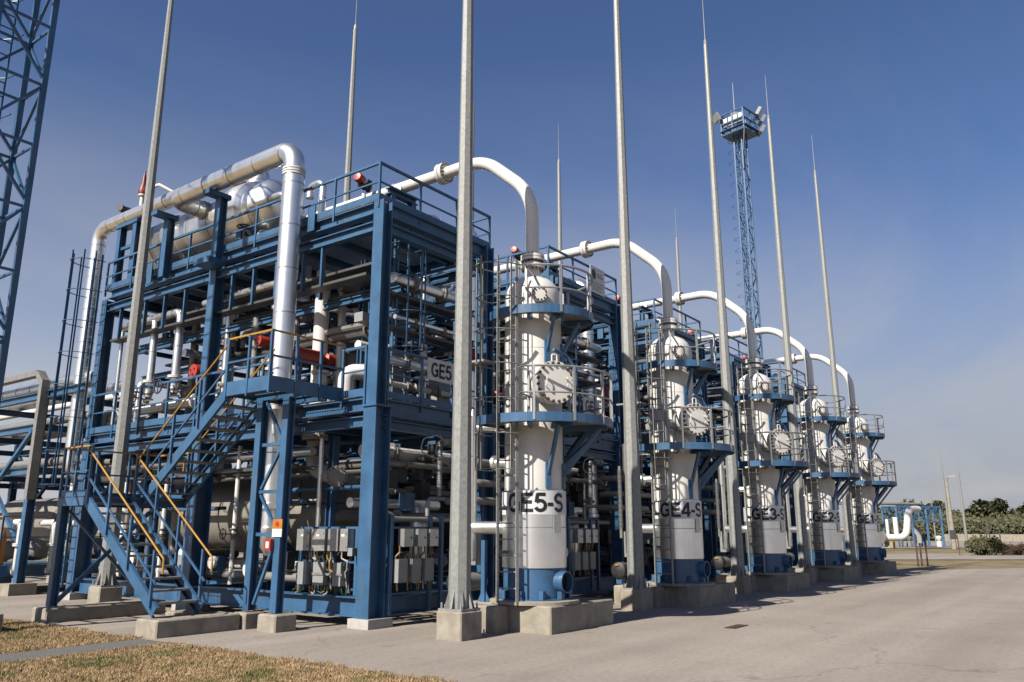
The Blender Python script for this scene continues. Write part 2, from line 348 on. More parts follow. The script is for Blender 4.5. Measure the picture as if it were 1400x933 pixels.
GLYPH = {
 'G': (0.76, [arc_pts(0.37, 0.5, 0.29, 0.425, 42, 318), [(0.40, 0.47), (0.70, 0.47)], [(0.63, 0.5), (0.63, 0.06)]]),
 'E': (0.68, [[(0.13, 0.0), (0.13, 1.0)], [(0.13, 0.925), (0.63, 0.925)], [(0.13, 0.52), (0.59, 0.52)], [(0.13, 0.075), (0.65, 0.075)]]),
 'S': (0.70, [arc_pts(0.34, 0.715, 0.245, 0.21, 18, 262) + arc_pts(0.34, 0.29, 0.265, 0.215, 82, -164)]),
 '5': (0.66, [[(0.60, 0.925), (0.19, 0.925), (0.13, 0.50)], arc_pts(0.33, 0.335, 0.255, 0.26, 143, -158)]),
 '4': (0.66, [[(0.49, 0.0), (0.49, 1.0)], [(0.47, 0.95), (0.06, 0.30)], [(0.02, 0.27), (0.66, 0.27)]]),
 '3': (0.66, [arc_pts(0.33, 0.73, 0.225, 0.195, 165, -88), arc_pts(0.33, 0.285, 0.265, 0.21, 92, -165)]),
 '2': (0.66, [arc_pts(0.33, 0.70, 0.245, 0.225, 172, -28) + [(0.10, 0.10)], [(0.04, 0.075), (0.62, 0.075)]]),
 '1': (0.60, [[(0.37, 0.0), (0.37, 1.0)], [(0.38, 0.93), (0.12, 0.74)]]),
 '-': (0.42, [[(0.05, 0.40), (0.37, 0.40)]])}
def letter_mesh(txt, size, fn, m_='black', sw=0.185):
    """bold block lettering from strokes; fn maps flat (x, y) to 3D"""
    tot = sum(GLYPH[c][0] for c in txt); x0_ = -tot/2; g = G()
    for c in txt:
        w, strokes = GLYPH[c]
        for st in strokes:
            fine = [st[0]]
            for a, b_ in zip(st[:-1], st[1:]):
                n = max(1, int(math.hypot(b_[0]-a[0], b_[1]-a[1])/0.06))
                for k in range(1, n+1): fine.append((a[0]+(b_[0]-a[0])*k/n, a[1]+(b_[1]-a[1])*k/n))
            o = len(g.v); n = len(fine)
            for i in range(n):
                a, b_ = fine[max(0, i-1)], fine[min(n-1, i+1)]; dx_, dy_ = b_[0]-a[0], b_[1]-a[1]; l_ = math.hypot(dx_, dy_) or 1
                nx, ny = -dy_/l_*sw/2, dx_/l_*sw/2; p = fine[i]
                for s_ in (1, -1): g.v.append(V(fn((x0_ + p[0] + nx*s_)*size, (p[1] + ny*s_)*size)))
            for i in range(n-1): g.f.append((o+2*i, o+2*i+1, o+2*i+3, o+2*i+2))
        x0_ += w
    return g.mesh('lettering', m_, smooth=0)

# ------------------------------------------------------------------ ground
def sheet(name, pts, z, m_):
    g = G(); g.v = [V((p[0], p[1], z)) for p in pts]; g.f = [tuple(range(len(pts)))]
    return structure(name, g, m_)
sheet('terrain', [(-1500, -1500), (1800, -1500), (1800, 1500), (-1500, 1500)], -0.05, 'far_grass')
sheet('pavement', [(7.37, -80), (120, -46), (45.3, 3.8), (39.7, 7.7), (39.2, 10), (39.2, 45), (7.37, 45)], 0.0, 'pavement')
sheet('road', [(100, -50), (118, -44), (73, 9.4), (66, 19), (40, 54), (26, 48), (54.2, 12.1), (59.5, 4.9)], -0.012, 'pavement')
sheet('service_yard', [(95, 14), (150, 8), (175, 30), (120, 60), (80, 40)], -0.02, 'pavement')
sheet('lawn', [(7.36, -30), (7.36, 11.85), (-30, 11.2), (-30, -30)], -0.004, 'grass')
sheet('lawn', [(7.36, 12.75), (7.36, 45), (-30, 45), (-30, 12.1)], -0.004, 'grass')
sheet('footpath', [(7.368, 11.85), (7.368, 12.75), (-30, 12.1), (-30, 11.2)], -0.002, 'asphalt')
# tufts of dry turf: nobody could count the blades
def turf(name, area, n, hmin, hmax, label, m_='grass'):
    vs_, fs_ = [], []
    rnd = random.Random(3)
    cl = [(rnd.uniform(area[0], area[1]), rnd.uniform(area[2], area[3])) for _ in range(n // 26)]
    k = 0
    while k < n:
        if rnd.random() < 0.6:
            cx_, cy_ = rnd.choice(cl); x = cx_ + rnd.gauss(0, 0.07); y = cy_ + rnd.gauss(0, 0.07)
        else: x = rnd.uniform(area[0], area[1]); y = rnd.uniform(area[2], area[3])
        k += 1
        edge = 7.37 + 0.05 * math.sin(y * 3.1) + 0.06 * math.sin(y * 7.7 + 1) + 0.04 * math.sin(y * 17.3) + abs(rnd.gauss(0, 0.06))
        if x > edge: continue
        pa = 11.85 + (7.37 - x) * -0.0174
        if pa + 0.02 < y < pa + 0.88: continue
        hh = rnd.uniform(hmin, hmax); a = rnd.uniform(0, 6.28); ln = rnd.uniform(0.2, 1.1) * hh; w = rnd.uniform(0.004, 0.009)
        o = len(vs_); b_ = rnd.uniform(0, 6.28)
        vs_ += [(x - w*math.cos(a), y - w*math.sin(a), -0.006), (x + w*math.cos(a), y + w*math.sin(a), -0.006), (x + ln*math.cos(b_), y + ln*math.sin(b_), hh)]
        fs_.append((o, o+1, o+2))
    me = bpy.data.meshes.new(name); me.from_pydata(vs_, [], fs_); me.materials.append(MATS[m_]); ob = bpy.data.objects.new(name, me); COL.objects.link(ob)
    return tagp(ob, label, 'grass', kind='stuff')
turf('dry_grass', (3.6, 7.5, 4.6, 19.5), 230000, 0.008, 0.045, 'dry tan and green grass beside the concrete apron')
single('drain_cover', G().box((14.2, 5.62, 0.004), (14.85, 5.82, 0.012)), 'brown_post', 'rusty flat cover strip set in the open concrete apron', 'drain cover')

# ------------------------------------------------------------------ one process module (repeated five times along x)
PITCHX = 6.02
MOD = []          # roots of module 0, copied with labels per module; {T} is the unit number
def mt(name, label, cat, base, group):
    t_ = T(name, label, cat, base, group); MOD.append(t_.o); return t_
X0, X1, Y0, YM, Y1 = 10.4, 13.95, 10.9, 16.4, 21.4
def build_frame():
    t_ = mt('process_frame', 'blue two-deck steel process frame behind the vessel marked GE{T}-S', 'steel frame', (X0, Y0, 0), 'process frames in a row')
    # columns
    for (x, y) in ((X0, Y0), (X0, YM), (X0, Y1), (X1, Y0), (X1, YM), (X1, Y1)):
        dx_ = 0.20; dy_ = 0.165
        sx = 1 if x == X0 else -1
        low = G().ibeam((x+0.18*sx, y, 0.16), (x+0.18*sx, y, 3.92), 0.40, 0.33, 0.03, 0.024, up=X)
        t_.part('lower_column', low, 'blue', smooth=0)
        t_.part('splice_plate', G().box((x-0.05 if sx > 0 else x-0.41, y-dy_-0.03, 3.92), (x+0.41 if sx > 0 else x+0.05, y+dy_+0.03, 3.955)), 'blue', smooth=0)
        xc = x + 0.13*sx
        t_.part('upper_column', G().ibeam((xc, y, 3.955), (xc, y, 8.03 if y == Y0 else 7.78), 0.26, 0.27, 0.026, 0.02, up=X), 'blue', smooth=0)
        t_.part('footing', G().box((x-0.10 if sx > 0 else x-0.50, y-0.26, 0.0), (x+0.50 if sx > 0 else x+0.10, y+0.26, 0.16)), 'grout', smooth=0)
    e = 0.02
    for x in (X0+0.1, X1-0.1):
        for y in ((Y0+0.17, YM-0.17), (YM+0.17, Y1-0.17)):
            t_.part('skid_beam', G().ibeam((x+0.06, y[0], 0.34), (x+0.06, y[1], 0.34), 0.34, 0.24), 'blue', smooth=0)
            t_.part('deck_beam', G().ibeam((x, y[0], 3.97), (x, y[1], 3.97), 0.24, 0.20), 'blue', smooth=0)
            t_.part('deck_beam', G().ibeam((x, y[0], 3.66), (x, y[1], 3.66), 0.20, 0.16), 'blue', smooth=0)
            t_.part('deck_beam', G().ibeam((x, y[0], 7.90), (x, y[1], 7.90), 0.24, 0.20), 'blue', smooth=0)
            t_.part('deck_beam', G().ibeam((x, y[0], 7.53), (x, y[1], 7.53), 0.20, 0.16), 'blue', smooth=0)
    for y in (Y0, YM, Y1):
        xa, xb = X0+0.27, X1-0.27
        t_.part('skid_beam', G().ibeam((xa+0.12, y, 0.34), (xb-0.12, y, 0.34), 0.33, 0.24), 'blue', smooth=0)
        for z_, h_ in ((3.93, 0.32), (3.62, 0.18), (7.88, 0.27), (7.50, 0.20)):
            t_.part('cross_beam', G().ibeam((xa, y, z_), (xb, y, z_), h_, 0.18), 'blue', smooth=0)
    cb = G().ibeam((X0+0.2, 0, 0), (X1-0.2, 0, 0), 0.16, 0.10).mesh('joist', 'blue', smooth=0)
    for z_ in (3.93, 7.90):
        y = Y0+1.1
        while y < Y1-0.6:
            if abs(y-YM) > 0.3: t_.inst('joist', cb, (0, y, z_))
            y += 1.1
    # intermediate shelf beams inside
    for z_, xs in ((5.75, (X0+1.2, X1-0.3)), (6.45, (X0+0.9, X1-0.3))):
        for x in xs: t_.part('shelf_beam', G().ibeam((x, Y0+0.2, z_), (x, Y1-0.2, z_), 0.14, 0.10), 'blue', smooth=0)
        for y in (Y0+0.9, Y0+2.9, YM-0.4, YM+2.1, Y1-0.5):
            t_.part('shelf_beam', G().ibeam((xs[0]+0.06, y, z_), (xs[1]-0.06, y, z_), 0.12, 0.10), 'blue', smooth=0)
    for (x, y) in ((X0+1.2, Y0+1.6), (X0+1.2, YM+1.4), (X0+2.3, Y0+2.9), (X0+2.3, YM-1)):
        t_.part('inner_post', G().ibeam((x, y, 4.1), (x, y, 7.42), 0.14, 0.14, up=Y), 'blue', smooth=0)
    for y in (YM-2.0, Y0+1.8, YM+2.2):
        t_.part('inner_post', G().ibeam((X0+0.75, y, 0.5), (X0+0.75, y, 3.55), 0.16, 0.16, up=Y), 'blue', smooth=0)
    # pipe tray hangers
    hm = G().bar((0, 0, 0), (0, 0, 0.85), 0.09, 0.05, up=Y).mesh('hanger', 'blue', smooth=0)
    for y in (20.6, 19.4, 17.6, 18.5, 14.9, 14.1, 13.2, 12.6, 15.7): t_.inst('hanger', hm, (X0+0.10, y, 6.58))
    for y in (19.2, 17.3, 14.5, 13.4): t_.inst('hanger', hm, (X0+0.75, y, 6.58))
    # decks
    t_.part('upper_deck_grating', grating(X0, X1, Y0+0.02, Y1, 8.055, 'x', 0.05), 'grate', smooth=0)
    t_.part('lower_deck_grating', grating(X0+0.02, X1, Y0+0.02, Y1, 4.13, 'x', 0.06), 'grate', smooth=0)
    # toe boards and railings
    railing(t_, [(X0, Y1, 8.06), (X0, Y0, 8.06), (X1, Y0, 8.06), (X1, Y1, 8.06)], 0.77, sp=1.25, mids=(0.48,), toe=0.13)
    railing(t_, [(X0, Y1, 4.13), (X0, 13.0, 4.13)], 1.0, sp=1.25, mids=(0.52,), toe=0.15)
    railing(t_, [(X0, 11.7, 4.13), (X0, Y0+0.17, 4.13)], 0.95, sp=0.6, mids=(0.52,), toe=0.15)
    railing(t_, [(X0+0.4, Y0-0.02, 4.13), (X1-0.3, Y0-0.02, 4.13)], 0.95, sp=1.0, mids=(0.5,), toe=0.13)
    # lifting lug plate at the top corner bay
    t_.part('lug_plate', G().box((X0-0.07, 12.74, 7.80), (X0-0.045, 12.96, 8.36)), 'blue', smooth=0)
    t_.part('lug_plate', G().box((X0-0.07, 19.0, 7.80), (X0-0.045, 19.22, 8.36)), 'blue', smooth=0)
    return t_
build_frame()

RINGS = {}
def ring_mesh(r, n=24, w=0.012, m_='clad_seam', th=0.006):
    k = (r, n, w, m_, th)
    if k not in RINGS: RINGS[k] = G().lathe([(r+0.001, -w), (r+th, -w), (r+th, w), (r+0.001, w)], (0, 0, 0), Z, n, cap=False).mesh('seam_band', m_)
    return RINGS[k]
QY = Y.to_track_quat('Z', 'Y')
def pipe_part(t_, name, pts, r, m_, br=None, n=14, parent=None, seams=0.0):
    path = bend(pts, br or r*2.6); o = t_.part(name, G().tube(path, r, n), m_, parent)
    if seams:
        acc = 0; sm = ring_mesh(r, n)
        for i in range(len(path)-1):
            a, b_ = path[i], path[i+1]; l_ = (b_-a).length; d = (b_-a).normalized(); s_ = seams - acc
            while s_ < l_:
                t_.inst('seam_band', sm, a + d*s_, d.to_track_quat('Z', 'Y'), o); s_ += seams
            acc = (acc + l_) % seams
    return o
def flange(t_, p, axis, r, th=0.05, m_='white', nb=0, parent=None, name='flange', br=0.016):
    d = V(axis).normalized(); o = t_.part(name, G().lathe([(r*0.55, -th), (r, -th), (r, -th*0.1), (r*0.9, -th*0.1), (r*0.9, th*0.1), (r, th*0.1), (r, th), (r*0.55, th)], p, d, 22, cap=True), m_, parent)
    if nb:
        bolts(t_, V(p) + d*th, d, r*0.84, nb, br, 0.035, parent=o); bolts(t_, V(p) - d*th, -d, r*0.84, nb, br, 0.035, parent=o)
    return o
def valve(t_, p, axis, r, wheel=True, m_='grey_pipe', up=Z):
    p = V(p); d = V(axis).normalized()
    b_ = t_.part('valve', G().lathe([(r*1.7, -r*2.2), (r*1.7, -r*1.8), (r*0.9, -r*1.6), (r*1.5, 0), (r*0.9, r*1.6), (r*1.7, r*1.8), (r*1.7, r*2.2)], p, d, 14), m_)
    if wheel:
        u = V(up); top = p + u*r*5
        t_.part('stem', G().tube([p, top], r*0.28, 6), m_, b_)
        _, a, c = frame_of(u); ring = [top + (a*math.cos(k*0.5236)+c*math.sin(k*0.5236))*r*2.0 for k in range(12)]
        g = G().tube(ring, r*0.22, 5, closed=True); g.tube([ring[0], ring[6]], r*0.15, 5); g.tube([ring[3], ring[9]], r*0.15, 5)
        t_.part('handwheel', g, 'dark_steel', b_)
    return b_

# --- drum on the top deck
def build_upper_drum():
    cx_, cz, r = 11.62, 9.45, 0.73; ya, yb = 15.6, 21.1
    t_ = mt('overhead_drum', 'aluminium clad horizontal drum on the top deck of unit GE{T}', 'drum', (cx_, 18.3, 8.06), 'drums on the top decks')
    pr = [(0.0, ya-0.30), (0.25, ya-0.27), (0.45, ya-0.2), (0.64, ya-0.08), (r, ya+0.1), (r, yb-0.1), (0.64, yb+0.08), (0.45, yb+0.2), (0.25, yb+0.27), (0.0, yb+0.30)]
    sh = t_.part('shell', G().lathe(pr, (cx_, 0, cz), Y, 36), 'clad')
    for y in (16.0, 17.7, 18.6, 19.5, 20.4): t_.inst('seam_band', ring_mesh(r, 36, 0.012), (cx_, y, cz), QY, sh)
    t_.part('collar', G().lathe([(r+0.002, 16.25), (r+0.12, 16.35), (r+0.14, 16.6), (r+0.14, 16.9), (r+0.10, 17.15), (r+0.002, 17.25)], (cx_, 0, cz), Y, 36, cap=False), 'clad')
    t_.part('collar', G().lathe([(r+0.002, 19.2), (r+0.05, 19.25), (r+0.05, 19.75), (r+0.002, 19.8)], (cx_, 0, cz), Y, 36, cap=False), 'clad')
    t_.part('nozzle', G().lathe([(0.30, 0.5), (0.29, 0.9), (0.2, 1.0), (0.2, 1.12)], (cx_, 16.65, cz), Z, 20), 'clad')
    for y in (16.4, 19.9):
        t_.part('saddle', G().box((cx_-0.62, y-0.1, 8.06), (cx_+0.62, y+0.1, cz-0.42)), 'blue', smooth=0)
    # piping along the drum
    pipe_part(t_, 'pipe', [(11.0, 16.6, 9.35), (11.0, 14.6, 9.35), (11.0, 14.6, 8.3)], 0.10, 'clad', seams=0.7)
    pipe_part(t_, 'pipe', [(10.95, 17.4, 8.42), (10.95, 12.9, 8.42)], 0.10, 'clad', seams=0.5)
    for y in (16.9, 15.3, 13.9): flange(t_, (10.95, y, 8.42), Y, 0.16, 0.05, 'white', 0)
    for y in (16.1, 14.3): valve(t_, (10.95, y, 8.42), Y, 0.085)
    pipe_part(t_, 'gooseneck', [(11.3, 13.7, 8.1), (11.3, 13.7, 9.5), (11.3, 14.15, 9.5), (11.3, 14.15, 9.2)], 0.085, 'clad', 0.16, seams=0.5)
    pipe_part(t_, 'pipe', [(12.9, 12.0, 8.06), (12.9, 12.0, 8.75), (13.5, 12.0, 8.75), (13.5, 12.0, 8.06)], 0.14, 'clad', 0.28, seams=0.5)
build_upper_drum()

def build_risers():
    # near big riser
    t_ = mt('riser_pipe', 'large silver riser pipe looping over to the top drum of unit GE{T}', 'pipe', (10.08, 13.2, 0.9), 'big clad risers')
    o = pipe_part(t_, 'clad_pipe', [(10.08, 13.2, 2.2), (10.08, 13.2, 9.68), (10.08, 17.85, 9.68), (11.15, 17.85, 9.68)], 0.225, 'clad', 0.40, 24, seams=0.95)
    t_.part('reducer', G().lathe([(0.225, 2.2), (0.27, 2.18), (0.27, 2.08), (0.20, 2.05), (0.20, 1.75), (0.27, 1.72), (0.27, 1.62), (0.16, 1.35), (0.06, 1.2)], (10.08, 13.2, 0), Z, 20), 'clad')
    for p, ax in (((10.08, 13.2, 9.15), Z), ((10.95, 17.85, 9.68), X), ((10.08, 13.2, 4.35), Z)):
        for q in (-0.09, -0.03, 0.03): t_.inst('clamp_band', ring_mesh(0.222, 24, 0.018, 'white', 0.021), V(p) + ax*q, ax.to_track_quat('Z', 'Y'))
    for y in (16.1, 18.3):
        t_.part('support_post', G().ibeam((X0-0.12, y, 7.8), (X0-0.12, y, 9.33), 0.2, 0.2, up=X), 'blue', smooth=0)
        t_.part('support_cap', G().box((X0-0.55, y-0.13, 9.33), (X0+0.05, y+0.13, 9.44)), 'blue', smooth=0)
    t_.part('base_bracket', G().box((X0-0.45, 15.9, 7.66), (X0+0.0, 16.5, 7.795)), 'blue', smooth=0)
    # far riser
    t_ = mt('riser_pipe', 'silver clad riser pipe at the far end of unit GE{T} turning over the top deck', 'pipe', (10.55, 22.45, 0.2), 'big clad risers')
    pipe_part(t_, 'clad_pipe', [(10.55, 22.45, 3.9), (10.55, 22.45, 10.1), (10.55, 17.4, 10.1), (11.75, 16.65, 10.75), (11.75, 16.65, 10.3)], 0.19, 'clad', 0.42, 22, seams=0.95)
    pipe_part(t_, 'clad_pipe', [(10.55, 22.45, 3.9), (10.55, 22.45, 3.2), (12.2, 22.45, 3.2)], 0.19, 'clad', 0.3, 22)
    for y in (20.35, 21.15):
        t_.part('support_post', G().ibeam((X0+0.14, y, 8.0), (X0+0.14, y, 9.80), 0.18, 0.18, up=X), 'blue', smooth=0)
    t_.part('support_cap', G().box((X0+0.02, 20.2, 9.80), (X0+0.28, 21.3, 9.90)), 'blue', smooth=0)
    t_.part('support_tie', G().bar((X0+0.14, 20.45, 9.2), (X0+0.14, 21.05, 9.2), 0.08), 'blue', smooth=0)
    t_.part('vent_outlet', G().tube(bend([(10.75, 21.2, 9.9), (10.75, 21.2, 10.42), (10.55, 21.25, 10.42), (10.38, 21.15, 10.42)], 0.12), 0.10, 14), 'dark_steel')
    rv = t_.part('relief_valve', G().lathe([(0.06, 0), (0.06, 0.28), (0.11, 0.30), (0.11, 0.34)], (10.55, 20.3, 10.28), Z, 12), 'white')
    t_.part('valve_bonnet', G().lathe([(0.11, 0.34), (0.13, 0.42), (0.10, 0.55), (0.06, 0.66), (0.05, 0.85), (0.025, 0.95), (0.02, 1.05)], (10.55, 20.3, 10.28), Z, 12), 'dark_red', rv)
    t_.part('valve_outlet', G().lathe([(0.06, 0.0), (0.06, 0.16), (0.09, 0.17), (0.09, 0.22)], (10.55, 20.3, 10.28+0.43), -Y, 12), 'dark_red', rv)
    t_.part('outlet_pipe', G().tube(bend([(10.55, 20.1, 10.71), (10.55, 19.5, 10.71), (10.8, 19.2, 10.5)], 0.15), 0.045, 8), 'white', rv)
build_risers()

def build_white_pipe():
    px_ = 12.25; r = 0.128
    t_ = mt('transfer_pipe', 'white pipe arching from the top deck down into the vessel marked GE{T}-S', 'pipe', (px_, 11.9, 8.06), 'white transfer pipes')
    pipe_part(t_, 'pipe_run', [(px_, 15.3, 9.27), (px_, 9.72, 9.27), (px_, 8.5, 8.2), (px_, 8.5, 6.80)], r, 'white', 1.15, 20)
    f1 = flange(t_, (px_, 10.85, 9.27), Y, 0.235, 0.085, 'white', 16)
    flange(t_, (px_, 12.3, 9.27), Y, 0.15, 0.02, 'white')
    t_.part('rating_tag', G().box((px_-0.14, 12.0, 9.15), (px_-0.132, 12.1, 9.25)), 'sign_white', smooth=0)
    for z_, nb in ((6.82, 16), ): flange(t_, (px_, 8.5, z_), Z, 0.235, 0.055, 'white', nb)
    for y in (12.1,):
        for x in (px_-0.33, px_+0.33): t_.part('support_post', G().ibeam((x, y, 8.06), (x, y, 8.98), 0.14, 0.14, up=Y), 'blue', smooth=0)
        t_.part('support_beam', G().ibeam((px_-0.45, y, 9.05), (px_+0.45, y, 9.05), 0.15, 0.16), 'blue', smooth=0)
    pipe_part(t_, 'drop_pipe', [(px_, 15.0, 9.27), (px_, 15.3, 9.27), (px_, 15.3, 7.0)], r, 'white', 0.3, 16)
    # actuated vent valve beside it
    v_ = mt('vent_valve', 'small red actuator valve beside the white pipe on the top deck of unit GE{T}', 'valve', (px_-0.45, 12.9, 8.06), 'red vent valves on the top decks')
    p = V((px_-0.42, 12.9, 9.25))
    v_.part('riser', G().tube([(p.x, p.y, 8.06), (p.x, p.y, 9.2)], 0.05, 10), 'white')
    v_.part('body', G().lathe([(0.09, -0.14), (0.09, -0.11), (0.05, -0.08), (0.08, 0), (0.05, 0.08), (0.09, 0.11), (0.09, 0.14)], p+Z*0.1, X, 12), 'dark_steel')
    v_.part('actuator', G().lathe([(0.03, 0.0), (0.10, 0.02), (0.11, 0.05), (0.11, 0.22), (0.09, 0.25), (0.02, 0.26)], p + V((-0.05, 0, 0.22)), V((-1, -0.25, 0.1)), 16), 'red')
    v_.part('positioner', G().box((p.x+0.05, p.y-0.06, p.z+0.1), (p.x+0.18, p.y+0.08, p.z+0.3)), 'dark_steel', smooth=0)
build_white_pipe()

# --- pipework of the upper bay (between the two decks) and of the lower bay
def build_pipework():
    t_ = mt('upper_pipework', 'silver and white pipework and cable trays between the decks of unit GE{T}', 'pipework', (11.2, 16.0, 4.13), 'pipework between the decks')
    TP = [(-0.15, 0.045), (-0.15, -0.01), (0.15, -0.01), (0.15, 0.045), (0.142, 0.045), (0.142, -0.002), (-0.142, -0.002), (-0.142, 0.045)]
    for x, z_ in ((10.66, 6.60), (11.0, 6.95), (11.5, 6.60), (12.3, 6.2), (12.0, 6.9)): t_.part('cable_tray', G().prism(TP, (x, Y0+0.4, z_), (x, Y1-0.3, z_)), 'tray', smooth=0)
    for z_, y in ((6.35, Y0+0.45), (5.65, Y0+0.45), (6.7, Y0+1.2), (5.3, YM-1.2), (6.1, YM+1.0)): t_.part('cable_tray', G().prism(TP, (X0+0.5, y, z_), (X1-0.3, y, z_)), 'tray', smooth=0)
    rq = random.Random(77)
    for k in range(22):
        x = rq.uniform(11.3, 13.6); z_ = rq.uniform(4.5, 7.3); ya = rq.uniform(Y0+0.6, YM); yb = ya + rq.uniform(1.5, 5.0); r = rq.choice([0.03, 0.045, 0.06, 0.08, 0.11]); m_ = rq.choice(['grey_pipe', 'dark_steel', 'clad', 'blue', 'dark_steel'])
        pts = [(x, ya, z_), (x, min(yb, Y1-0.4), z_)]
        if rq.random() < 0.6: pts.append((x, min(yb, Y1-0.4), z_ + rq.choice([-0.9, 0.6])))
        pipe_part(t_, 'pipe', pts, r, m_, n=9); flange(t_, (x, ya+0.3, z_), Y, r*1.7, 0.02, m_)
    for k in range(16):
        x = rq.uniform(11.0, 13.3); y = rq.uniform(Y0+0.7, Y1-0.8); w = rq.uniform(0.15, 0.35); h_ = rq.uniform(0.3, 1.0); z_ = rq.choice([4.14, 4.14, 5.85, 6.55])
        t_.part('instrument_box', G().box((x, y, z_), (x+w, y+w*0.8, z_+h_*0.6)), rq.choice(['dark_steel', 'blue', 'grey_box', 'dark_steel']), smooth=0)
    for x, y, r in ((10.78, 19.35, 0.095), (10.78, 18.2, 0.105)):
        pipe_part(t_, 'drop_pipe', [(x, y+1.6, 7.02), (x, y, 7.02), (x, y, 4.95)], r, 'clad', 0.22, 14, seams=0.8)
        flange(t_, (x, y, 5.35), Z, r*1.7, 0.03, 'white'); valve(t_, (x, y, 5.05), Z, r*0.8, True, up=-X)
    pipe_part(t_, 'clad_pipe', [(10.78, 17.2, 7.05), (10.78, 14.2, 7.05), (10.78, 13.9, 6.75)], 0.09, 'clad', seams=0.6)
    for x, y, r, z0_, z1_ in ((10.8, 21.0, 0.05, 4.3, 6.9), (10.85, 20.6, 0.05, 4.3, 6.9), (11.6, 18.8, 0.10, 4.2, 7.4), (11.7, 17.6, 0.13, 4.2, 7.4), (12.3, 18.2, 0.10, 4.2, 7.4), (11.35, 17.0, 0.08, 4.2, 7.4), (12.6, 16.9, 0.1, 4.2, 7.4), (11.9, 15.6, 0.09, 4.2, 7.4), (11.3, 15.8, 0.09, 4.2, 6.6), (12.5, 14.2, 0.12, 4.2, 7.4), (13.2, 12.2, 0.09, 4.2, 7.4), (13.3, 15.2, 0.1, 4.2, 7.4)):
        t_.part('vertical_pipe', G().tube([(x, y, z0_), (x, y, z1_)], r, 12), random.choice(['clad', 'grey_pipe', 'clad', 'grey_pipe']))
        flange(t_, (x, y, z0_+0.9), Z, r*1.7, 0.03, 'grey_pipe')
    pipe_part(t_, 'white_header', [(11.05, 21.2, 4.72), (11.05, 16.6, 4.72)], 0.13, 'white', n=16)
    for y in (20.9, 18.8, 17.6, 16.9): flange(t_, (11.05, y, 4.72), Y, 0.2, 0.03, 'white')
    for y in (19.9, 18.2): valve(t_, (11.05, y, 5.0), Z, 0.07, True, 'grey_pipe', up=-X)
    pipe_part(t_, 'clad_pipe', [(13.6, 18.6, 6.1), (11.2, 18.6, 6.1)], 0.1, 'clad', seams=0.5)
    pipe_part(t_, 'clad_pipe', [(13.6, 20.2, 5.5), (11.0, 20.2, 5.5), (11.0, 20.2, 4.4)], 0.08, 'clad', 0.2, seams=0.5)
    pipe_part(t_, 'pipe', [(13.6, 15.0, 7.0), (11.4, 15.0, 7.0), (11.4, 15.0, 5.2)], 0.085, 'clad', 0.2)
    pipe_part(t_, 'pipe', [(13.6, 13.0, 6.9), (11.35, 13.0, 6.9)], 0.14, 'grey_pipe', 0.2)
    # near twin white drop pipes into the lower drum
    pipe_part(t_, 'white_drop', [(11.35, 13.55, 7.3), (11.35, 13.55, 3.62)], 0.165, 'white', n=18)
    pipe_part(t_, 'white_drop', [(11.62, 13.2, 7.3), (11.62, 13.2, 4.6)], 0.085, 'white', n=14)
    pipe_part(t_, 'elbow', [(11.55, 12.3, 4.9), (11.25, 12.55, 4.9), (11.25, 12.55, 4.2)], 0.17, 'white', 0.3, 16)
    flange(t_, (11.35, 13.55, 3.60), Z, 0.27, 0.06, 'white', 12)
    # pipes along the near end
    for y, z_, r, m_ in ((11.5, 5.05, 0.09, 'clad'), (11.35, 6.75, 0.12, 'clad'), (11.75, 6.0, 0.07, 'grey_pipe'), (11.4, 4.55, 0.06, 'white'), (12.3, 5.45, 0.10, 'white'), (11.25, 5.9, 0.05, 'clad')):
        pipe_part(t_, 'pipe', [(X0+0.9, y, z_), (X1-0.35, y, z_)], r, m_)
        for x in (11.9, 12.8): flange(t_, (x, y, z_), X, r*1.6, 0.03, 'grey_pipe')
    for x in (11.2, 11.95, 12.7): valve(t_, (x, 11.4, 4.55), X, 0.06)
    # equipment cabinets on the lower deck
    for x, y, w, d_, h_ in ((12.2, 12.1, 0.5, 0.4, 1.3), (13.1, 11.6, 0.35, 0.3, 1.0), (12.9, 14.0, 0.6, 0.5, 1.6), (12.7, 19.4, 0.8, 0.6, 1.4)):
        t_.part('cabinet', G().box((x-w/2, y-d_/2, 4.135), (x+w/2, y+d_/2, 4.135+h_)), 'grey_box', smooth=0)
    t_.part('red_box', G().box((13.35, 10.98, 5.15), (13.6, 11.15, 5.6)), 'dark_red', smooth=0)
    # lower bay
    t_ = mt('lower_pipework', 'grey pipework, valves and supports around the bottom drum of unit GE{T}', 'pipework', (11.3, 15.0, 0.5), 'pipework under the lower decks')
    pipe_part(t_, 'drop_pipe', [(11.35, 13.55, 3.52), (11.35, 13.55, 2.95), (11.35, 12.85, 2.72), (11.05, 12.45, 2.72)], 0.16, 'white', 0.3, 16)
    flange(t_, (11.0, 12.42, 2.72), V((-0.6, -0.75, 0)), 0.21, 0.05, 'grey_pipe', 14)
    for y, z_, x0_, x1_, r in ((17.2, 1.15, 10.8, 11.6, 0.10), (15.9, 1.0, 10.7, 11.8, 0.09), (14.6, 0.9, 10.7, 11.7, 0.12), (19.2, 1.0, 10.7, 11.8, 0.11)):
        pipe_part(t_, 'branch_pipe', [(x0_, y, z_), (x1_, y, z_)], r, 'grey_pipe'); flange(t_, (x0_, y, z_), X, r*1.5, 0.03, 'white'); valve(t_, (x0_+0.35, y, z_), X, r*0.7)
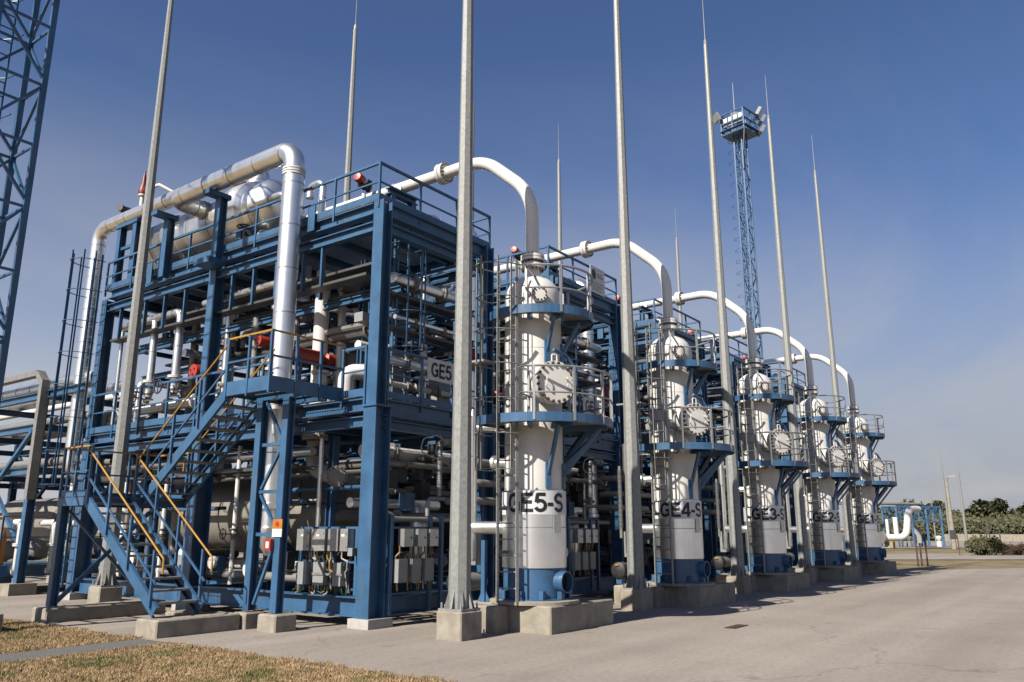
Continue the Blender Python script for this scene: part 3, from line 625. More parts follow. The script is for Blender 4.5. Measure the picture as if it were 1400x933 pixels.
    for z_, x, r, m_ in ((0.75, 10.95, 0.09, 'grey_pipe'), (0.95, 11.25, 0.11, 'white'), (3.25, 10.95, 0.08, 'clad'), (3.3, 11.3, 0.11, 'grey_pipe'), (3.15, 12.9, 0.12, 'grey_pipe'), (3.05, 13.4, 0.08, 'clad')):
        pipe_part(t_, 'pipe', [(x, Y0+2.2, z_), (x, Y1-0.4, z_)], r, m_)
    for y, r, x in ((16.9, 0.03, 11.0), (15.5, 0.05, 10.9), (13.9, 0.07, 10.95), (18.3, 0.05, 10.9), (12.9, 0.05, 11.0), (20.3, 0.06, 11.1)):
        t_.part('vertical_pipe', G().tube([(x, y, 0.55), (x, y, 3.5)], r, 10), random.choice(['white', 'grey_pipe', 'clad'])); valve(t_, (x, y, 1.6), Z, r*1.1, True, up=-X)
    for z_, y, r, m_ in ((2.45, 11.6, 0.05, 'grey_pipe'), (3.2, 11.7, 0.13, 'white'), (2.95, 11.3, 0.06, 'grey_pipe'), (1.95, 11.5, 0.08, 'grey_pipe'), (2.2, 12.0, 0.10, 'clad')):
        pipe_part(t_, 'pipe', [(X0+0.6, y, z_), (X1-0.4, y, z_)], r, m_); flange(t_, (11.8, y, z_), X, r*1.6, 0.03, 'grey_pipe')
    pipe_part(t_, 'hose_pipe', [(12.25, 11.1, 1.95), (12.25, 11.1, 2.3), (13.3, 11.1, 2.3)], 0.045, 'galv_bright', 0.12)
    pipe_part(t_, 'hose_pipe', [(12.6, 11.1, 2.35), (12.6, 11.1, 3.5), (13.3, 11.1, 3.5)], 0.045, 'galv_bright', 0.12)
    pipe_part(t_, 'pipe', [(11.2, 11.05, 1.88), (13.4, 11.05, 1.88)], 0.05, 'galv_bright')
    g = G()
    for k in range(24): g.lathe([(0.045, -0.01), (0.058, -0.005), (0.058, 0.005), (0.045, 0.01)], (12.6, 11.1, 2.45+k*0.042), Z, 8, cap=False)
    t_.part('hose_ribs', g, 'galv_bright')
    # cable coil by the pole
    t_.part('cable_loop', G().tube(bend([(12.35, 10.75, 3.42), (12.05, 10.7, 3.52), (11.65, 10.7, 3.42), (11.55, 10.7, 3.15), (11.9, 10.7, 3.08), (12.3, 10.72, 3.02), (12.7, 10.75, 2.85)], 0.14), 0.014, 6), 'cable_white')
    t_.part('cable_loop', G().tube(bend([(12.35, 10.78, 3.46), (12.1, 10.74, 3.40), (12.05, 10.74, 3.15), (12.35, 10.74, 3.0), (12.7, 10.78, 2.88)], 0.12), 0.014, 6), 'cable_white')
    t_.part('junction_valve', G().lathe([(0.03, 0), (0.09, 0.03), (0.09, 0.14), (0.06, 0.2), (0.10, 0.22), (0.10, 0.34), (0.06, 0.4)], (12.3, 10.8, 3.42), X, 12), 'grey_pipe')
    for x, y in ((12.9, 13.5), (13.2, 17.0), (12.9, 11.9)):
        t_.part('pot', G().lathe([(0.0, 0.6), (0.14, 0.62), (0.2, 0.75), (0.2, 2.0), (0.14, 2.15), (0.0, 2.2)], (x, y, 0), Z, 18), 'clad')
    t_.part('wide_tray', G().prism([(-0.24, 0.06), (-0.24, -0.01), (0.24, -0.01), (0.24, 0.06), (0.23, 0.06), (0.23, 0.0), (-0.23, 0.0), (-0.23, 0.06)], (10.95, Y0+2.4, 2.92), (10.95, Y1-0.3, 2.92)), 'tray', smooth=0)
    rq = random.Random(78)
    for k in range(16):
        x = rq.uniform(10.8, 13.6); z_ = rq.uniform(0.65, 3.4); ya = rq.uniform(Y0+0.5, YM+1); yb = min(ya + rq.uniform(1.0, 4.0), Y1-0.4); r = rq.choice([0.025, 0.04, 0.05, 0.08]); m_ = rq.choice(['grey_pipe', 'dark_steel', 'blue', 'dark_steel'])
        if 11.3 < x < 13.2: x = 13.4 if k % 2 else 11.1
        pipe_part(t_, 'pipe', [(x, ya, z_), (x, yb, z_), (x, yb, z_+0.5)], r, m_, n=9)
    for k in range(10):
        y = rq.uniform(Y0+2.3, Y1-1); z_ = rq.uniform(0.55, 1.0); t_.part('instrument_box', G().box((10.75, y, z_), (10.95, y+0.25, z_+0.35)), rq.choice(['dark_steel', 'grey_box', 'blue']), smooth=0)
    for k in range(8):
        x = rq.uniform(11.0, 13.3); z_ = rq.uniform(2.0, 3.3); t_.part('instrument_box', G().box((x, 11.3, z_), (x+0.25, 11.5, z_+0.35)), rq.choice(['dark_steel', 'dark_steel', 'blue']), smooth=0)
    # lower drum
    t_ = mt('bottom_drum', 'grey horizontal drum lying on the skid under the lower deck of unit GE{T}', 'drum', (12.25, 16.5, 0.5), 'drums on the skids')
    r = 0.86; cz = 2.02; ya, yb = 13.4, 20.2
    pr = [(0.0, ya-0.42), (0.3, ya-0.38), (0.58, ya-0.26), (0.78, ya-0.08), (r, ya+0.12), (r, yb-0.12), (0.78, yb+0.08), (0.58, yb+0.26), (0.3, yb+0.38), (0, yb+0.42)]
    t_.part('shell', G().lathe(pr, (12.25, 0, cz), Y, 36), 'drum_grey')
    for y in (14.3, 16.2, 17.6, 19.0): t_.inst('seam_band', ring_mesh(r, 36, 0.02, 'clad_seam', 0.012), (12.25, y, cz), QY)
    for y in (14.7, 19.0): t_.part('saddle', G().box((11.5, y-0.12, 0.52), (13.0, y+0.12, 1.5)), 'blue', smooth=0)
    t_.part('end_pipe', G().tube([(11.2, 12.75, 1.95), (12.9, 12.75, 1.95)], 0.14, 14), 'grey_pipe')
build_pipework()

def actuator(label, p, r, ln, group, stem):
    p = V(p); t_ = mt('valve_actuator', label, 'valve actuator', (p.x+ln*0.5, p.y, 4.13), group)
    a = t_.part('cylinder', G().lathe([(r*0.2, -0.012), (r*0.96, 0.0), (r, 0.02), (r, ln*0.46), (r*1.04, ln*0.47), (r*1.04, ln*0.5), (r*0.5, ln*0.52), (r*0.5, ln*0.6), (r*0.95, ln*0.62), (r*0.95, ln*0.97), (r*0.85, ln), (r*0.1, ln)], p, X, 24), 'red')
    for k in range(3):
        an = 2.1*k+0.4; t_.part('end_boss', G().lathe([(0.02, 0), (0.02, 0.03)], p + V((-0.03, math.cos(an)*r*0.5, math.sin(an)*r*0.5)), X, 8), 'dark_red', a)
    xm = p.x + ln*0.55
    t_.part('yoke', G().box((xm-0.09, p.y-0.09, p.z-r*1.6), (xm+0.09, p.y+0.09, p.z-r*0.5)), 'dark_steel', smooth=0)
    t_.part('valve_body', G().lathe([(0.2, 0.0), (0.2, 0.05), (0.13, 0.08), (0.17, 0.22), (0.13, 0.36), (0.2, 0.39), (0.2, 0.44)], (xm, p.y, p.z-r*1.6-0.44), Z, 16), 'white')
    t_.part('stub_pipe', G().tube([(xm, p.y, 4.13), (xm, p.y, p.z-r*1.6-0.44)], 0.11, 14), 'white')
actuator('long red valve actuator just behind the stair platform of unit GE{T}', (10.50, 13.42, 5.28), 0.165, 1.45, 'red actuators between the decks', 0)
actuator('round red actuator beside the middle column of unit GE{T}', (10.62, 17.2, 5.36), 0.17, 0.75, 'red actuators between the decks', 0)
actuator('small red actuator behind the stair handrail of unit GE{T}', (10.85, 15.1, 5.85), 0.13, 0.7, 'red actuators between the decks', 0)

# --- junction box racks
def build_racks():
    t_ = mt('junction_rack', 'rack of grey junction boxes on the stair side of unit GE{T}', 'junction boxes', (10.55, 12.1, 0.52), 'junction box racks')
    xf = 10.50
    for y in (11.30, 12.86): t_.part('rack_post', G().bar((xf+0.1, y, 0.52), (xf+0.1, y, 1.74), 0.07), 'blue', smooth=0)
    for z_ in (1.72, 1.1, 0.62): t_.part('rack_rail', G().bar((xf+0.12, 11.25, z_), (xf+0.12, 12.9, z_), 0.04), 'blue', smooth=0)
    for y0_, w in ((12.42, 0.36), (11.98, 0.38), (11.62, 0.27), (11.36, 0.2)):
        b_ = t_.part('upper_box', G().box((xf-0.1, y0_, 1.30), (xf+0.1, y0_+w, 1.70)), 'steel_box', smooth=0)
        t_.part('box_label', G().box((xf-0.104, y0_+w*0.4, 1.56), (xf-0.1, y0_+w*0.4+0.09, 1.60)), 'sign_white', b_, 0)
        t_.part('box_latch', G().box((xf-0.112, y0_+0.03, 1.60), (xf-0.1, y0_+0.06, 1.64)), 'grey_box', b_, 0)
        t_.part('box_latch', G().box((xf-0.112, y0_+0.03, 1.36), (xf-0.1, y0_+0.06, 1.40)), 'grey_box', b_, 0)
    for y0_, w in ((12.50, 0.25), (12.02, 0.29), (11.55, 0.22)):
        t_.part('lower_box', G().box((xf-0.06, y0_, 0.68), (xf+0.06, y0_+w, 1.09)), 'grey_box', smooth=0)
    t_.part('box_strap', G().box((xf-0.075, 11.5, 0.86), (xf-0.062, 12.32, 0.90)), 'grey_pipe', smooth=0)
    t_.part('push_button', G().box((xf-0.14, 11.18, 1.22), (xf-0.02, 11.30, 1.36)), 'grey_box', smooth=0)
    rn = random.Random(5)
    for k in range(64):
        y = rn.uniform(11.4, 12.85); y2 = y + rn.uniform(-0.15, 0.15); z1 = rn.choice([0.66, 1.1, 1.28]); z0_ = z1 - rn.uniform(0.1, 0.2)
        t_.part('cable', G().tube(bend([(xf, y, z1), (xf, y, z0_+0.05), (xf+0.02, y2, z0_), (xf+0.1, y2, 0.56)], 0.03, 3), 0.014, 5), rn.choice(['cable_green', 'cable_green', 'black', 'cable_white', 'yellow']))
    t_ = mt('junction_rack', 'rack of pale junction boxes under the lower deck on the vessel side of unit GE{T}', 'junction boxes', (11.5, 10.7, 0.52), 'junction box racks')
    yf = 10.62
    for x in (10.86, 11.92, 12.25): t_.part('rack_post', G().bar((x, yf+0.1, 0.2), (x, yf+0.1, 1.95), 0.07), 'blue', smooth=0)
    for z_ in (1.72, 1.1, 0.55): t_.part('rack_rail', G().bar((10.8, yf+0.12, z_), (12.3, yf+0.12, z_), 0.04), 'blue', smooth=0)
    for x in (11.05, 11.42, 11.75):
        b_ = t_.part('upper_box', G().box((x, yf-0.06, 1.38), (x+0.24, yf+0.1, 1.70)), 'steel_box', smooth=0)
        t_.part('box_latch', G().box((x+0.18, yf-0.07, 1.52), (x+0.2, yf-0.06, 1.56)), 'dark_steel', b_, 0)
    for x in (10.94, 11.30, 11.66): t_.part('lower_box', G().box((x, yf-0.04, 0.75), (x+0.24, yf+0.08, 1.16)), 'grey_box', smooth=0)
    for k in range(18):
        x = rn.uniform(11.0, 12.0); t_.part('cable', G().tube(bend([(x, yf+0.02, 1.4), (x, yf+0.02, 1.28), (x+rn.uniform(-0.1, 0.1), yf+0.06, 1.2), (x, yf+0.06, 0.6)], 0.03, 3), 0.010, 5), rn.choice(['black', 'black', 'cable_white', 'yellow']))
build_racks()

# --- caged ladders inside the frame
def caged_ladder(t_, base, top, ydir, w, m_, zc0, back, hoop=0.6, rungsp=0.28, nb=5, rad=0.36, bw=0.012):
    """ladder rails at base +- ydir*w/2, cage bulging towards `back`"""
    base = V(base); yd = V(ydir).normalized(); bk = V(back).normalized(); hgt = top - base.z
    for s_ in (-1, 1): t_.part('ladder_rail', G().bar(base + yd*s_*w/2, base + yd*s_*w/2 + Z*hgt, 0.022, 0.055, up=bk), m_, smooth=0)
    rm = G().tube([yd*(-w/2), yd*(w/2)], 0.013, 6).mesh('rung', m_)
    z_ = 0.25
    while z_ < hgt - 0.1: t_.inst('rung', rm, base + Z*z_); z_ += rungsp
    if zc0 is None: return
    arc = []
    for k in range(13):
        an = math.pi*k/12; arc.append(yd*math.cos(an)*rad + bk*(0.12 + math.sin(an)*rad*1.35 if 0 < k < 12 else 0.0))
    hg = G()
    for a, b_ in zip(arc[:-1], arc[1:]): hg.bar(a, b_, 0.045, 0.012, up=None)
    hm = hg.mesh('cage_hoop', m_, smooth=0); z_ = zc0
    while z_ < top - 0.05: t_.inst('cage_hoop', hm, V((base.x, base.y, z_))); z_ += hoop
    for k in [1 + round(10*i/(nb-1)) for i in range(nb)]: t_.part('cage_bar', G().bar(base + arc[k] + Z*(zc0-base.z), base + arc[k] + Z*hgt, bw, 0.04), m_, smooth=0)
def build_ladders():
    t_ = mt('caged_ladder', 'blue caged ladder inside the near end of unit GE{T} between its decks', 'ladder', (11.75, 11.35, 4.13), 'caged ladders')
    caged_ladder(t_, (11.75, 11.55, 4.13), 7.9, X, 0.42, 'blue', 5.3, -Y, 0.75)
    t_ = mt('caged_ladder', 'tall blue caged ladder at the far end column of unit GE{T}', 'ladder', (10.2, 21.2, 2.3), 'caged ladders')
    caged_ladder(t_, (10.18, 21.55, 0.3), 9.0, Y, 0.42, 'blue', 2.8, -X, 0.85, rad=0.42)
build_ladders()

# --- separator vessel
VX, VY = 12.25, 8.5
NM = V((-0.53, -0.85, 0)).normalized(); TM = V((0.85, -0.53, 0)).normalized()
def build_vessel():
    t_ = mt('separator_vessel', 'tall white gas separator vessel lettered GE{T}-S', 'vessel', (VX, VY, 0.44), 'separator vessels in a row')
    c = V((VX, VY, 0))
    t_.part('base_plate', G().lathe([(0.80, 0.44), (0.80, 0.49), (0.78, 0.50)], c, Z, 40), 'concrete_block')
    sk = t_.part('skirt', G().lathe([(0.66, 0.50), (0.66, 0.52), (0.555, 0.525), (0.555, 1.03)], c, Z, 40), 'blue')
    for k in range(10):
        an = k*0.628+0.2; d = V((math.cos(an), math.sin(an), 0)); p = c + d*0.60
        t_.part('anchor_lug', G().box((p.x-0.045, p.y-0.045, 0.521), (p.x+0.045, p.y+0.045, 0.66)), 'blue', sk, 0)
    no = V((-0.02, -1.0, 0)).normalized(); p = c + no*0.5 + Z*0.80
    op = t_.part('skirt_opening', G().lathe([(0.165, 0.0), (0.185, 0.0), (0.185, 0.20), (0.165, 0.20), (0.165, 0.0)], p, no, 24, cap=False), 'blue', sk)
    t_.part('skirt_opening_shade_disc', G().lathe([(0.0, 0.07), (0.165, 0.07)], p, no, 24, cap=False), 'black', sk)  # black disc painted in for the shade inside the opening
    t_.part('cladding', G().lathe([(0.56, 1.03), (0.575, 1.035), (0.575, 2.36), (0.54, 2.37)], c, Z, 48), 'clad')
    g = G()
    for z_ in (1.72,): g.lathe([(0.576, z_-0.008), (0.58, z_-0.008), (0.58, z_+0.008), (0.576, z_+0.008)], c, Z, 48, cap=False)
    t_.part('seam_band', g, 'clad_seam')
    a0 = math.atan2(-1, 0)
    t_.part('name_band', G().lathe([(0.578, 1.94), (0.582, 1.94), (0.582, 2.345), (0.578, 2.345)], c, Z, 48, cap=False), 'sign_white')
    t_.part('shell', G().lathe([(0.535, 2.365), (0.535, 5.98), (0.52, 6.10), (0.46, 6.24), (0.36, 6.34), (0.22, 6.41), (0.17, 6.43), (0.14, 6.44)], c, Z, 48), 'shell_white')
    nz = t_.part('top_nozzle', G().lathe([(0.14, 6.42), (0.14, 6.60)], c, Z, 20), 'shell_white')
    f_ = t_.part('top_flange', G().lathe([(0.14, 6.60), (0.235, 6.61), (0.235, 6.69), (0.15, 6.70), (0.15, 6.745)], c, Z, 24), 'shell_white')
    bolts(t_, c + Z*6.60, -Z, 0.20, 16, 0.016, 0.04, parent=f_)
    for z_ in (3.15, 4.95): t_.inst('weld_seam', ring_mesh(0.535, 48, 0.010, 'shell_white', 0.005), c + Z*z_)
    # inspection plate
    an = math.radians(-102); d = V((math.cos(an), math.sin(an), 0)); p = c + d*0.575 + Z*1.78
    s_ = V((-d.y, d.x, 0))
    t_.part('inspection_plate', G().prism([(-0.085, -0.155), (0.085, -0.155), (0.085, 0.155), (-0.085, 0.155)], p, p + d*0.02, Z), 'steel_box', smooth=0)
    # manway
    mc = c + Z*4.22
    mw = t_.part('manway', G().lathe([(0.31, 0.35), (0.31, 0.84), (0.385, 0.845), (0.385, 0.90), (0.375, 0.905), (0.375, 0.915), (0.385, 0.92), (0.385, 0.985), (0.0, 0.99)], mc, NM, 40, cap=False), 'shell_white')
    bolts(t_, mc + NM*0.985, NM, 0.345, 20, 0.026, 0.055, parent=mw)
    for s_ in (-1, 1):
        q = mc + NM*1.0 + TM*s_*0.2
        t_.part('handle', G().tube(bend([q + Z*0.08, q + Z*0.08 + NM*0.07, q - Z*0.08 + NM*0.07, q - Z*0.08], 0.02, 4), 0.011, 6), 'shell_white', mw)
    q = mc + NM*0.95 + Z*0.385
    t_.part('lifting_eye', G().tube(bend([q - TM*0.05, q - TM*0.05 + Z*0.12, q + TM*0.05 + Z*0.12, q + TM*0.05], 0.03, 4), 0.014, 6), 'shell_white', mw)
    q = mc + NM*0.72 + TM*0.50
    dv = t_.part('davit', G().tube(bend([q - Z*0.3, q + Z*0.36, q + Z*0.55 - TM*0.15, q + Z*0.60 - TM*0.5 + NM*0.2], 0.16, 6), 0.032, 10), 'blue')
    t_.part('davit_brace', G().tube([q + Z*0.22, q + Z*0.58 - TM*0.36 + NM*0.14], 0.018, 8), 'blue', dv)
    t_.part('davit_bracket', G().bar(q - Z*0.12, c + TM*0.4 + Z*4.1, 0.05, 0.12), 'blue', dv, 0)
    # hand hole near the top
    hh = V((-0.70, -0.71, 0)).normalized(); hc = c + Z*5.93
    ho = t_.part('hand_hole', G().lathe([(0.09, 0.4), (0.09, 0.58), (0.145, 0.585), (0.145, 0.62), (0.14, 0.625), (0.14, 0.63), (0.145, 0.635), (0.145, 0.675), (0.0, 0.678)], hc, hh, 28, cap=False), 'shell_white')
    bolts(t_, hc + hh*0.675, hh, 0.122, 12, 0.016, 0.035, parent=ho)
    # side nozzles
    for z_, an, r_ in ((1.35, 30, 0.10), (2.9, 100, 0.09)):
        d = V((math.cos(R(an)), math.sin(R(an)), 0)); t_.part('side_nozzle', G().lathe([(r_, 0.5), (r_, 0.78), (r_*1.6, 0.785), (r_*1.6, 0.84), (r_*1.4, 0.845)], c + Z*z_, d, 16), 'clad')
    d = V((0.96, -0.28, 0)); t_.part('drain_nozzle', G().lathe([(0.06, 0.5), (0.06, 0.66), (0.12, 0.665), (0.12, 0.70)], c + Z*1.28, d, 16), 'shell_white')
    return t_
build_vessel()
def letter_vessel(parent_root, s):
    rr = 0.586; ac = math.radians(220)
    me = letter_mesh(s, 0.325, lambda x, y: (math.cos(ac + 1.09*x/rr)*rr, math.sin(ac + 1.09*x/rr)*rr, 1.985 - 0.44 + y))
    me.update(); o = bpy.data.objects.new('lettering', me); COL.objects.link(o); o.parent = parent_root; o['label'] = 'black lettering ' + s + ' on the white band'
def rim(cc, r, nf, back, n=56):
    """outline of a round platform cut off behind the vessel"""
    pts = []
    for k in range(n):
        a = 2*math.pi*k/n; p = V((cc[0] + r*math.cos(a), cc[1] + r*math.sin(a), 0)); d = (p - V((VX, VY, 0))).dot(nf)
        if d < back: p = p + nf*(back-d)
        pts.append(p)
    o = []
    for p in pts:
        if not o or (p-o[-1]).length > 0.02: o.append(p)
    return o
NF = V((-0.10, -0.995, 0)).normalized()
def build_platform(cc, r, z_, back, label, hrail, brackets):
    t_ = mt('vessel_platform', label, 'platform', (VX, VY, z_), 'round vessel platforms')
    pts = rim(cc, r, NF, back)
    g = G(); n = len(pts); o = 0
    inner = []
    for p in pts:
        d = (p - V((VX, VY, 0))); d = d.normalized(); inner.append(V((VX, VY, 0)) + d*min(0.60, (p - V((VX, VY, 0))).length*0.8))
    for zz in (z_+0.055, z_+0.065):
        for p in pts: g.v.append(V((p.x, p.y, zz)))
        for p in inner: g.v.append(V((p.x, p.y, zz)))
    for i in range(n):
        j = (i+1) % n; g.f.append((i, j, n+j, n+i)); g.f.append((2*n+i, 2*n+n+i, 2*n+n+j, 2*n+j))
    t_.part('deck_plate', g, 'galv', smooth=0)
    g = G()
    for a, b_ in zip(pts, pts[1:] + pts[:1]): g.bar(V((a.x, a.y, z_+0.08)), V((b_.x, b_.y, z_+0.08)), 0.014, 0.16)
    t_.part('rim_plate', g, 'blue', smooth=25)
    # radial stiffeners
    for an in (-150, -110, -60, -20):
        d = V((math.cos(R(an)), math.sin(R(an)), 0)); q = V((VX, VY, 0)) + d*0.56; k = 0.56
        while k < 2.2 and ((V((VX, VY, 0)) + d*(k+0.05) - V((cc[0], cc[1], 0))).length < r-0.03) and ((d*(k+0.05)).dot(NF) > back+0.03): k += 0.05
        if k > 0.8: t_.part('stiffener', G().bar(q + Z*(z_+0.0), V((VX, VY, 0)) + d*k + Z*(z_+0.0), 0.05, 0.1), 'blue', smooth=0)
    for (an, zb, ro, w) in brackets:
        d = V((math.cos(R(an)), math.sin(R(an)), 0)); c = V((VX, VY, 0))
        b_ = t_.part('bracket_strut', G().bar(c + d*0.55 + Z*zb, c + d*ro + Z*(z_-0.02), w, w), 'blue', smooth=0)
        t_.part('bracket_plate', G().prism([(-0.05, -0.22), (0.05, -0.22), (0.05, 0.22), (-0.05, 0.22)], c + d*0.53 + Z*zb, c + d*0.58 + Z*zb, Z), 'blue', b_, 0)
    # guard rail follows the rim except at the straight back where the ladder arrives
    front = [p for p in pts if (p - V((VX, VY, 0))).dot(NF) > back + 0.03]
    ci = max(range(len(pts)), key=lambda i: (pts[i]-pts[i-1]).length)
    ordp = pts[ci:] + pts[:ci]
    front = [p for p in ordp if (p - V((VX, VY, 0))).dot(NF) > back + 0.03]
    front = [p for p in front if not (p.x < VX-0.55 and p.y > VY-0.33)]
    tot = sum((b2-a2).length for a2, b2 in zip(front[:-1], front[1:])); npost = max(4, round(tot/0.68)); step = tot/(npost-1); acc = 0.0; nxt = 0.0
    for i in range(len(front)-1):
        a2, b2 = front[i], front[i+1]; l2 = (b2-a2).length
        while nxt <= acc + l2 + 1e-4:
            p = a2 + (b2-a2)*min(1.0, (nxt-acc)/max(l2, 1e-6)); d = b2-a2
            t_.inst('rail_post', post_mesh(hrail, 'galv_bright', 0.042), V((p.x, p.y, z_+0.02)), (0, 0, math.atan2(d.y, d.x))); nxt += step
        acc += l2
    for nm, hz_, w in (('top_rail', hrail+0.02, 0.045), ('knee_rail', hrail*0.53, 0.035)):
        g = G().tube([V((p.x, p.y, z_+hz_)) for p in front], w/2, 6); t_.part(nm, g, 'galv_bright')
build_platform((VX+0.22, VY+0.02), 1.36, 3.50, -0.42, 'larger lower round platform with galvanised rail on the vessel marked GE{T}-S', 0.95, ((-118, 2.62, 0.95, 0.06), (-70, 2.62, 1.25, 0.06), (-35, 2.75, 1.35, 0.12), (-20, 2.75, 1.2, 0.10)))
build_platform((VX+0.15, VY-0.06), 1.02, 5.50, -0.42, 'smaller upper round platform at the head of the vessel marked GE{T}-S', 0.88, ((-118, 4.85, 0.85, 0.05), (-70, 4.85, 0.9, 0.05), (-35, 4.95, 0.95, 0.09)))
def build_vessel_side():
    t_ = mt('vessel_ladder', 'galvanised caged ladder climbing the side of the vessel marked GE{T}-S', 'ladder', (11.42, 8.55, 0.44), 'vessel ladders')
    caged_ladder(t_, (11.46, 8.52, 0.46), 6.55, Y, 0.42, 'galv', 2.7, V((-1, 0.35, 0)), 0.62, 0.27, 5, 0.34)
    for z_ in (1.3, 2.05, 4.8): t_.part('wall_bracket', G().bar((11.46, 8.73, z_), (11.78, 8.73, z_), 0.03, 0.06), 'galv', smooth=0)
    t_.part('access_step', G().box((11.05, 8.75, 4.62), (11.4, 9.4, 4.66)), 'galv_bright', smooth=0)
    # level pot and its pipes between pole and vessel
    t_ = mt('drain_pot', 'slim silver vertical pot with side pipes beside the vessel marked GE{T}-S', 'pot', (11.75, 9.55, 0.44), 'silver pots beside the vessels')
    p = V((11.75, 9.55, 0))
    t_.part('pot_shell', G().lathe([(0.0, 1.12), (0.075, 1.13), (0.085, 1.18), (0.085, 3.0), (0.10, 3.02), (0.10, 3.74), (0.04, 3.78), (0.02, 3.9)], p, Z, 20), 'clad')
    pipe_part(t_, 'side_pipe', [p + Z*1.72, V((12.1, 8.9, 1.72))], 0.115, 'clad')
    pipe_part(t_, 'side_pipe', [p + Z*3.55, V((12.1, 8.95, 3.55))], 0.07, 'clad')
    pipe_part(t_, 'side_pipe', [p + V((0.16, 0.05, 3.5)), p + V((0.16, 0.05, 1.3))], 0.03, 'white')
    for k, (y, z_, r) in enumerate(((10.2, 3.0, 0.10), (10.2, 2.6, 0.09), (10.3, 2.25, 0.10))): pipe_part(t_, 'cross_pipe', [(12.62, y+0.6, z_), (12.62, y, z_), (14.2, y, z_)], r*0.8, 'grey_pipe', 0.2)
    g = G()
    for k in range(46): g.lathe([(0.035, -0.008), (0.055, -0.004), (0.055, 0.004), (0.035, 0.008)], (11.50, 9.62, 1.75+k*0.03), Z, 8, cap=False)
    t_.part('flexible_hose', g, 'galv_bright')
    t_.part('hose_core', G().tube(bend([(11.50, 9.62, 1.5), (11.50, 9.62, 3.2)], 0.05), 0.036, 8), 'grey_pipe')
    t_.part('stand', G().bar((11.75, 9.25, 0.44), (11.75, 9.25, 1.5), 0.08), 'blue', smooth=0)
    for s_ in (-1, 1): t_.part('stand_gusset', G().prism([(0, 0), (0.16*s_, 0), (0, 0.3)], (11.745, 9.25+0.02*s_, 0.445), (11.755, 9.25+0.02*s_, 0.445), Z), 'blue', smooth=0)
    t_.part('motor', G().lathe([(0.05, -0.3), (0.16, -0.28), (0.16, 0.2), (0.1, 0.24), (0.04, 0.3)], (12.1, 9.75, 0.75), X, 18), 'grey_pipe')
    t_.part('motor_cover', G().lathe([(0.16, 0), (0.19, 0.02), (0.19, 0.25), (0.1, 0.28)], (11.5, 9.75, 0.75), X, 18), 'dark_steel')
    t_.part('motor_stand', G().box((11.55, 9.68, 0.44), (11.75, 9.82, 0.58)), 'blue', smooth=0)
    t_.part('rating_plate', G().box((11.47, 9.70, 0.86), (11.485, 9.80, 0.90)), 'yellow', smooth=0)
    t_.part('pot_box', G().box((11.95, 9.6, 1.05), (12.1, 9.8, 1.65)), 'galv_bright', smooth=0)
    f_ = G().cbox((11.60, 7.73, 0.0), (13.70, 9.75, 0.44)); MOD.append(single('vessel_foundation', f_, 'concrete_block', 'wide concrete block under the vessel marked GE{T}-S', 'concrete block', 'vessel foundations', base=(12.6, 8.5, 0), smooth=0))
    f_ = G().cbox((11.18, 8.58, 0.0), (11.597, 9.70, 0.43)); MOD.append(single('ladder_foundation', f_, 'concrete_block', 'narrow concrete block between the lightning pole and the vessel marked GE{T}-S', 'concrete block', 'ladder foundations', base=(11.4, 9.1, 0), smooth=0))
build_vessel_side()
# --- lightning pole
def build_pole(x, y, label, group, yaw=0.0, flabel=None):
    t_ = T('lightning_pole', label, 'pole', (x, y, 0.44), group)
    n = 8; g = G(); o = []
    for z_, r_ in ((0.46, 0.185), (9.0, 0.122), (17.0, 0.062)):
        for k in range(n):
            a = 2*math.pi*(k+0.5)/n + yaw; g.v.append(V((x + r_*math.cos(a), y + r_*math.sin(a), z_)))
    for i in range(2):
        for k in range(n): g.f.append((i*n+k, i*n+(k+1) % n, (i+1)*n+(k+1) % n, (i+1)*n+k))
    g.f.append(tuple(range(2*n, 3*n)))
    t_.part('shaft', g, 'galv', smooth=0)
    t_.part('base_plate', G().box((x-0.24, y-0.24, 0.432), (x+0.24, y+0.24, 0.462)), 'galv', smooth=0)
    for k in range(8):
        a = 2*math.pi*k/8 + yaw; d = V((math.cos(a), math.sin(a), 0)); p = V((x, y, 0.462)) + d*0.165; s_ = V((-d.y, d.x, 0))*0.008
        gg = G(); gg.v = [p-s_, p+d*0.085-s_, p+Z*0.30-s_, p+s_, p+d*0.085+s_, p+Z*0.30+s_]; gg.f = [(0, 1, 2), (5, 4, 3), (0, 3, 4, 1), (1, 4, 5, 2), (2, 5, 3, 0)]
        t_.part('gusset', gg, 'galv', smooth=0)
    for sx in (-1, 1):
        for sy in (-1, 1): t_.inst('anchor_bolt', bolt_mesh(0.018, 0.09, 'galv'), (x+0.2*sx, y+0.2*sy, 0.462))
    t_.part('rod_socket', G().lathe([(0.05, 17.0), (0.05, 17.12), (0.02, 17.2)], (x, y, 0), Z, 8), 'galv')
    t_.part('lightning_rod', G().tube([(x, y, 17.1), (x, y, 18.9)], [0.016, 0.006], 6), 'galv')
    f_ = single('pole_footing', G().cbox((x-0.27, y-0.26, 0.0), (x+0.27, y+0.26, 0.43)), 'concrete_block', flabel or ('concrete footing block of the ' + label), 'concrete block', (group or 'lightning poles') + ' footings', base=(x, y, 0), smooth=0)
    return t_.o, f_
a_, b_ = build_pole(10.37, 8.66, 'octagonal galvanised lightning pole in front of the vessel marked GE{T}-S', 'lightning poles of the front row', R(8), 'concrete footing of the front lightning pole beside the vessel marked GE{T}-S')
MOD += [a_, b_]
a_, b_ = build_pole(15.1, 17.2, 'lightning pole standing behind unit GE{T}, showing above its top deck', 'lightning poles of the rear row', R(8), 'concrete footing of the lightning pole behind unit GE{T}')
MOD += [a_, b_]
REAR = {a_, b_}
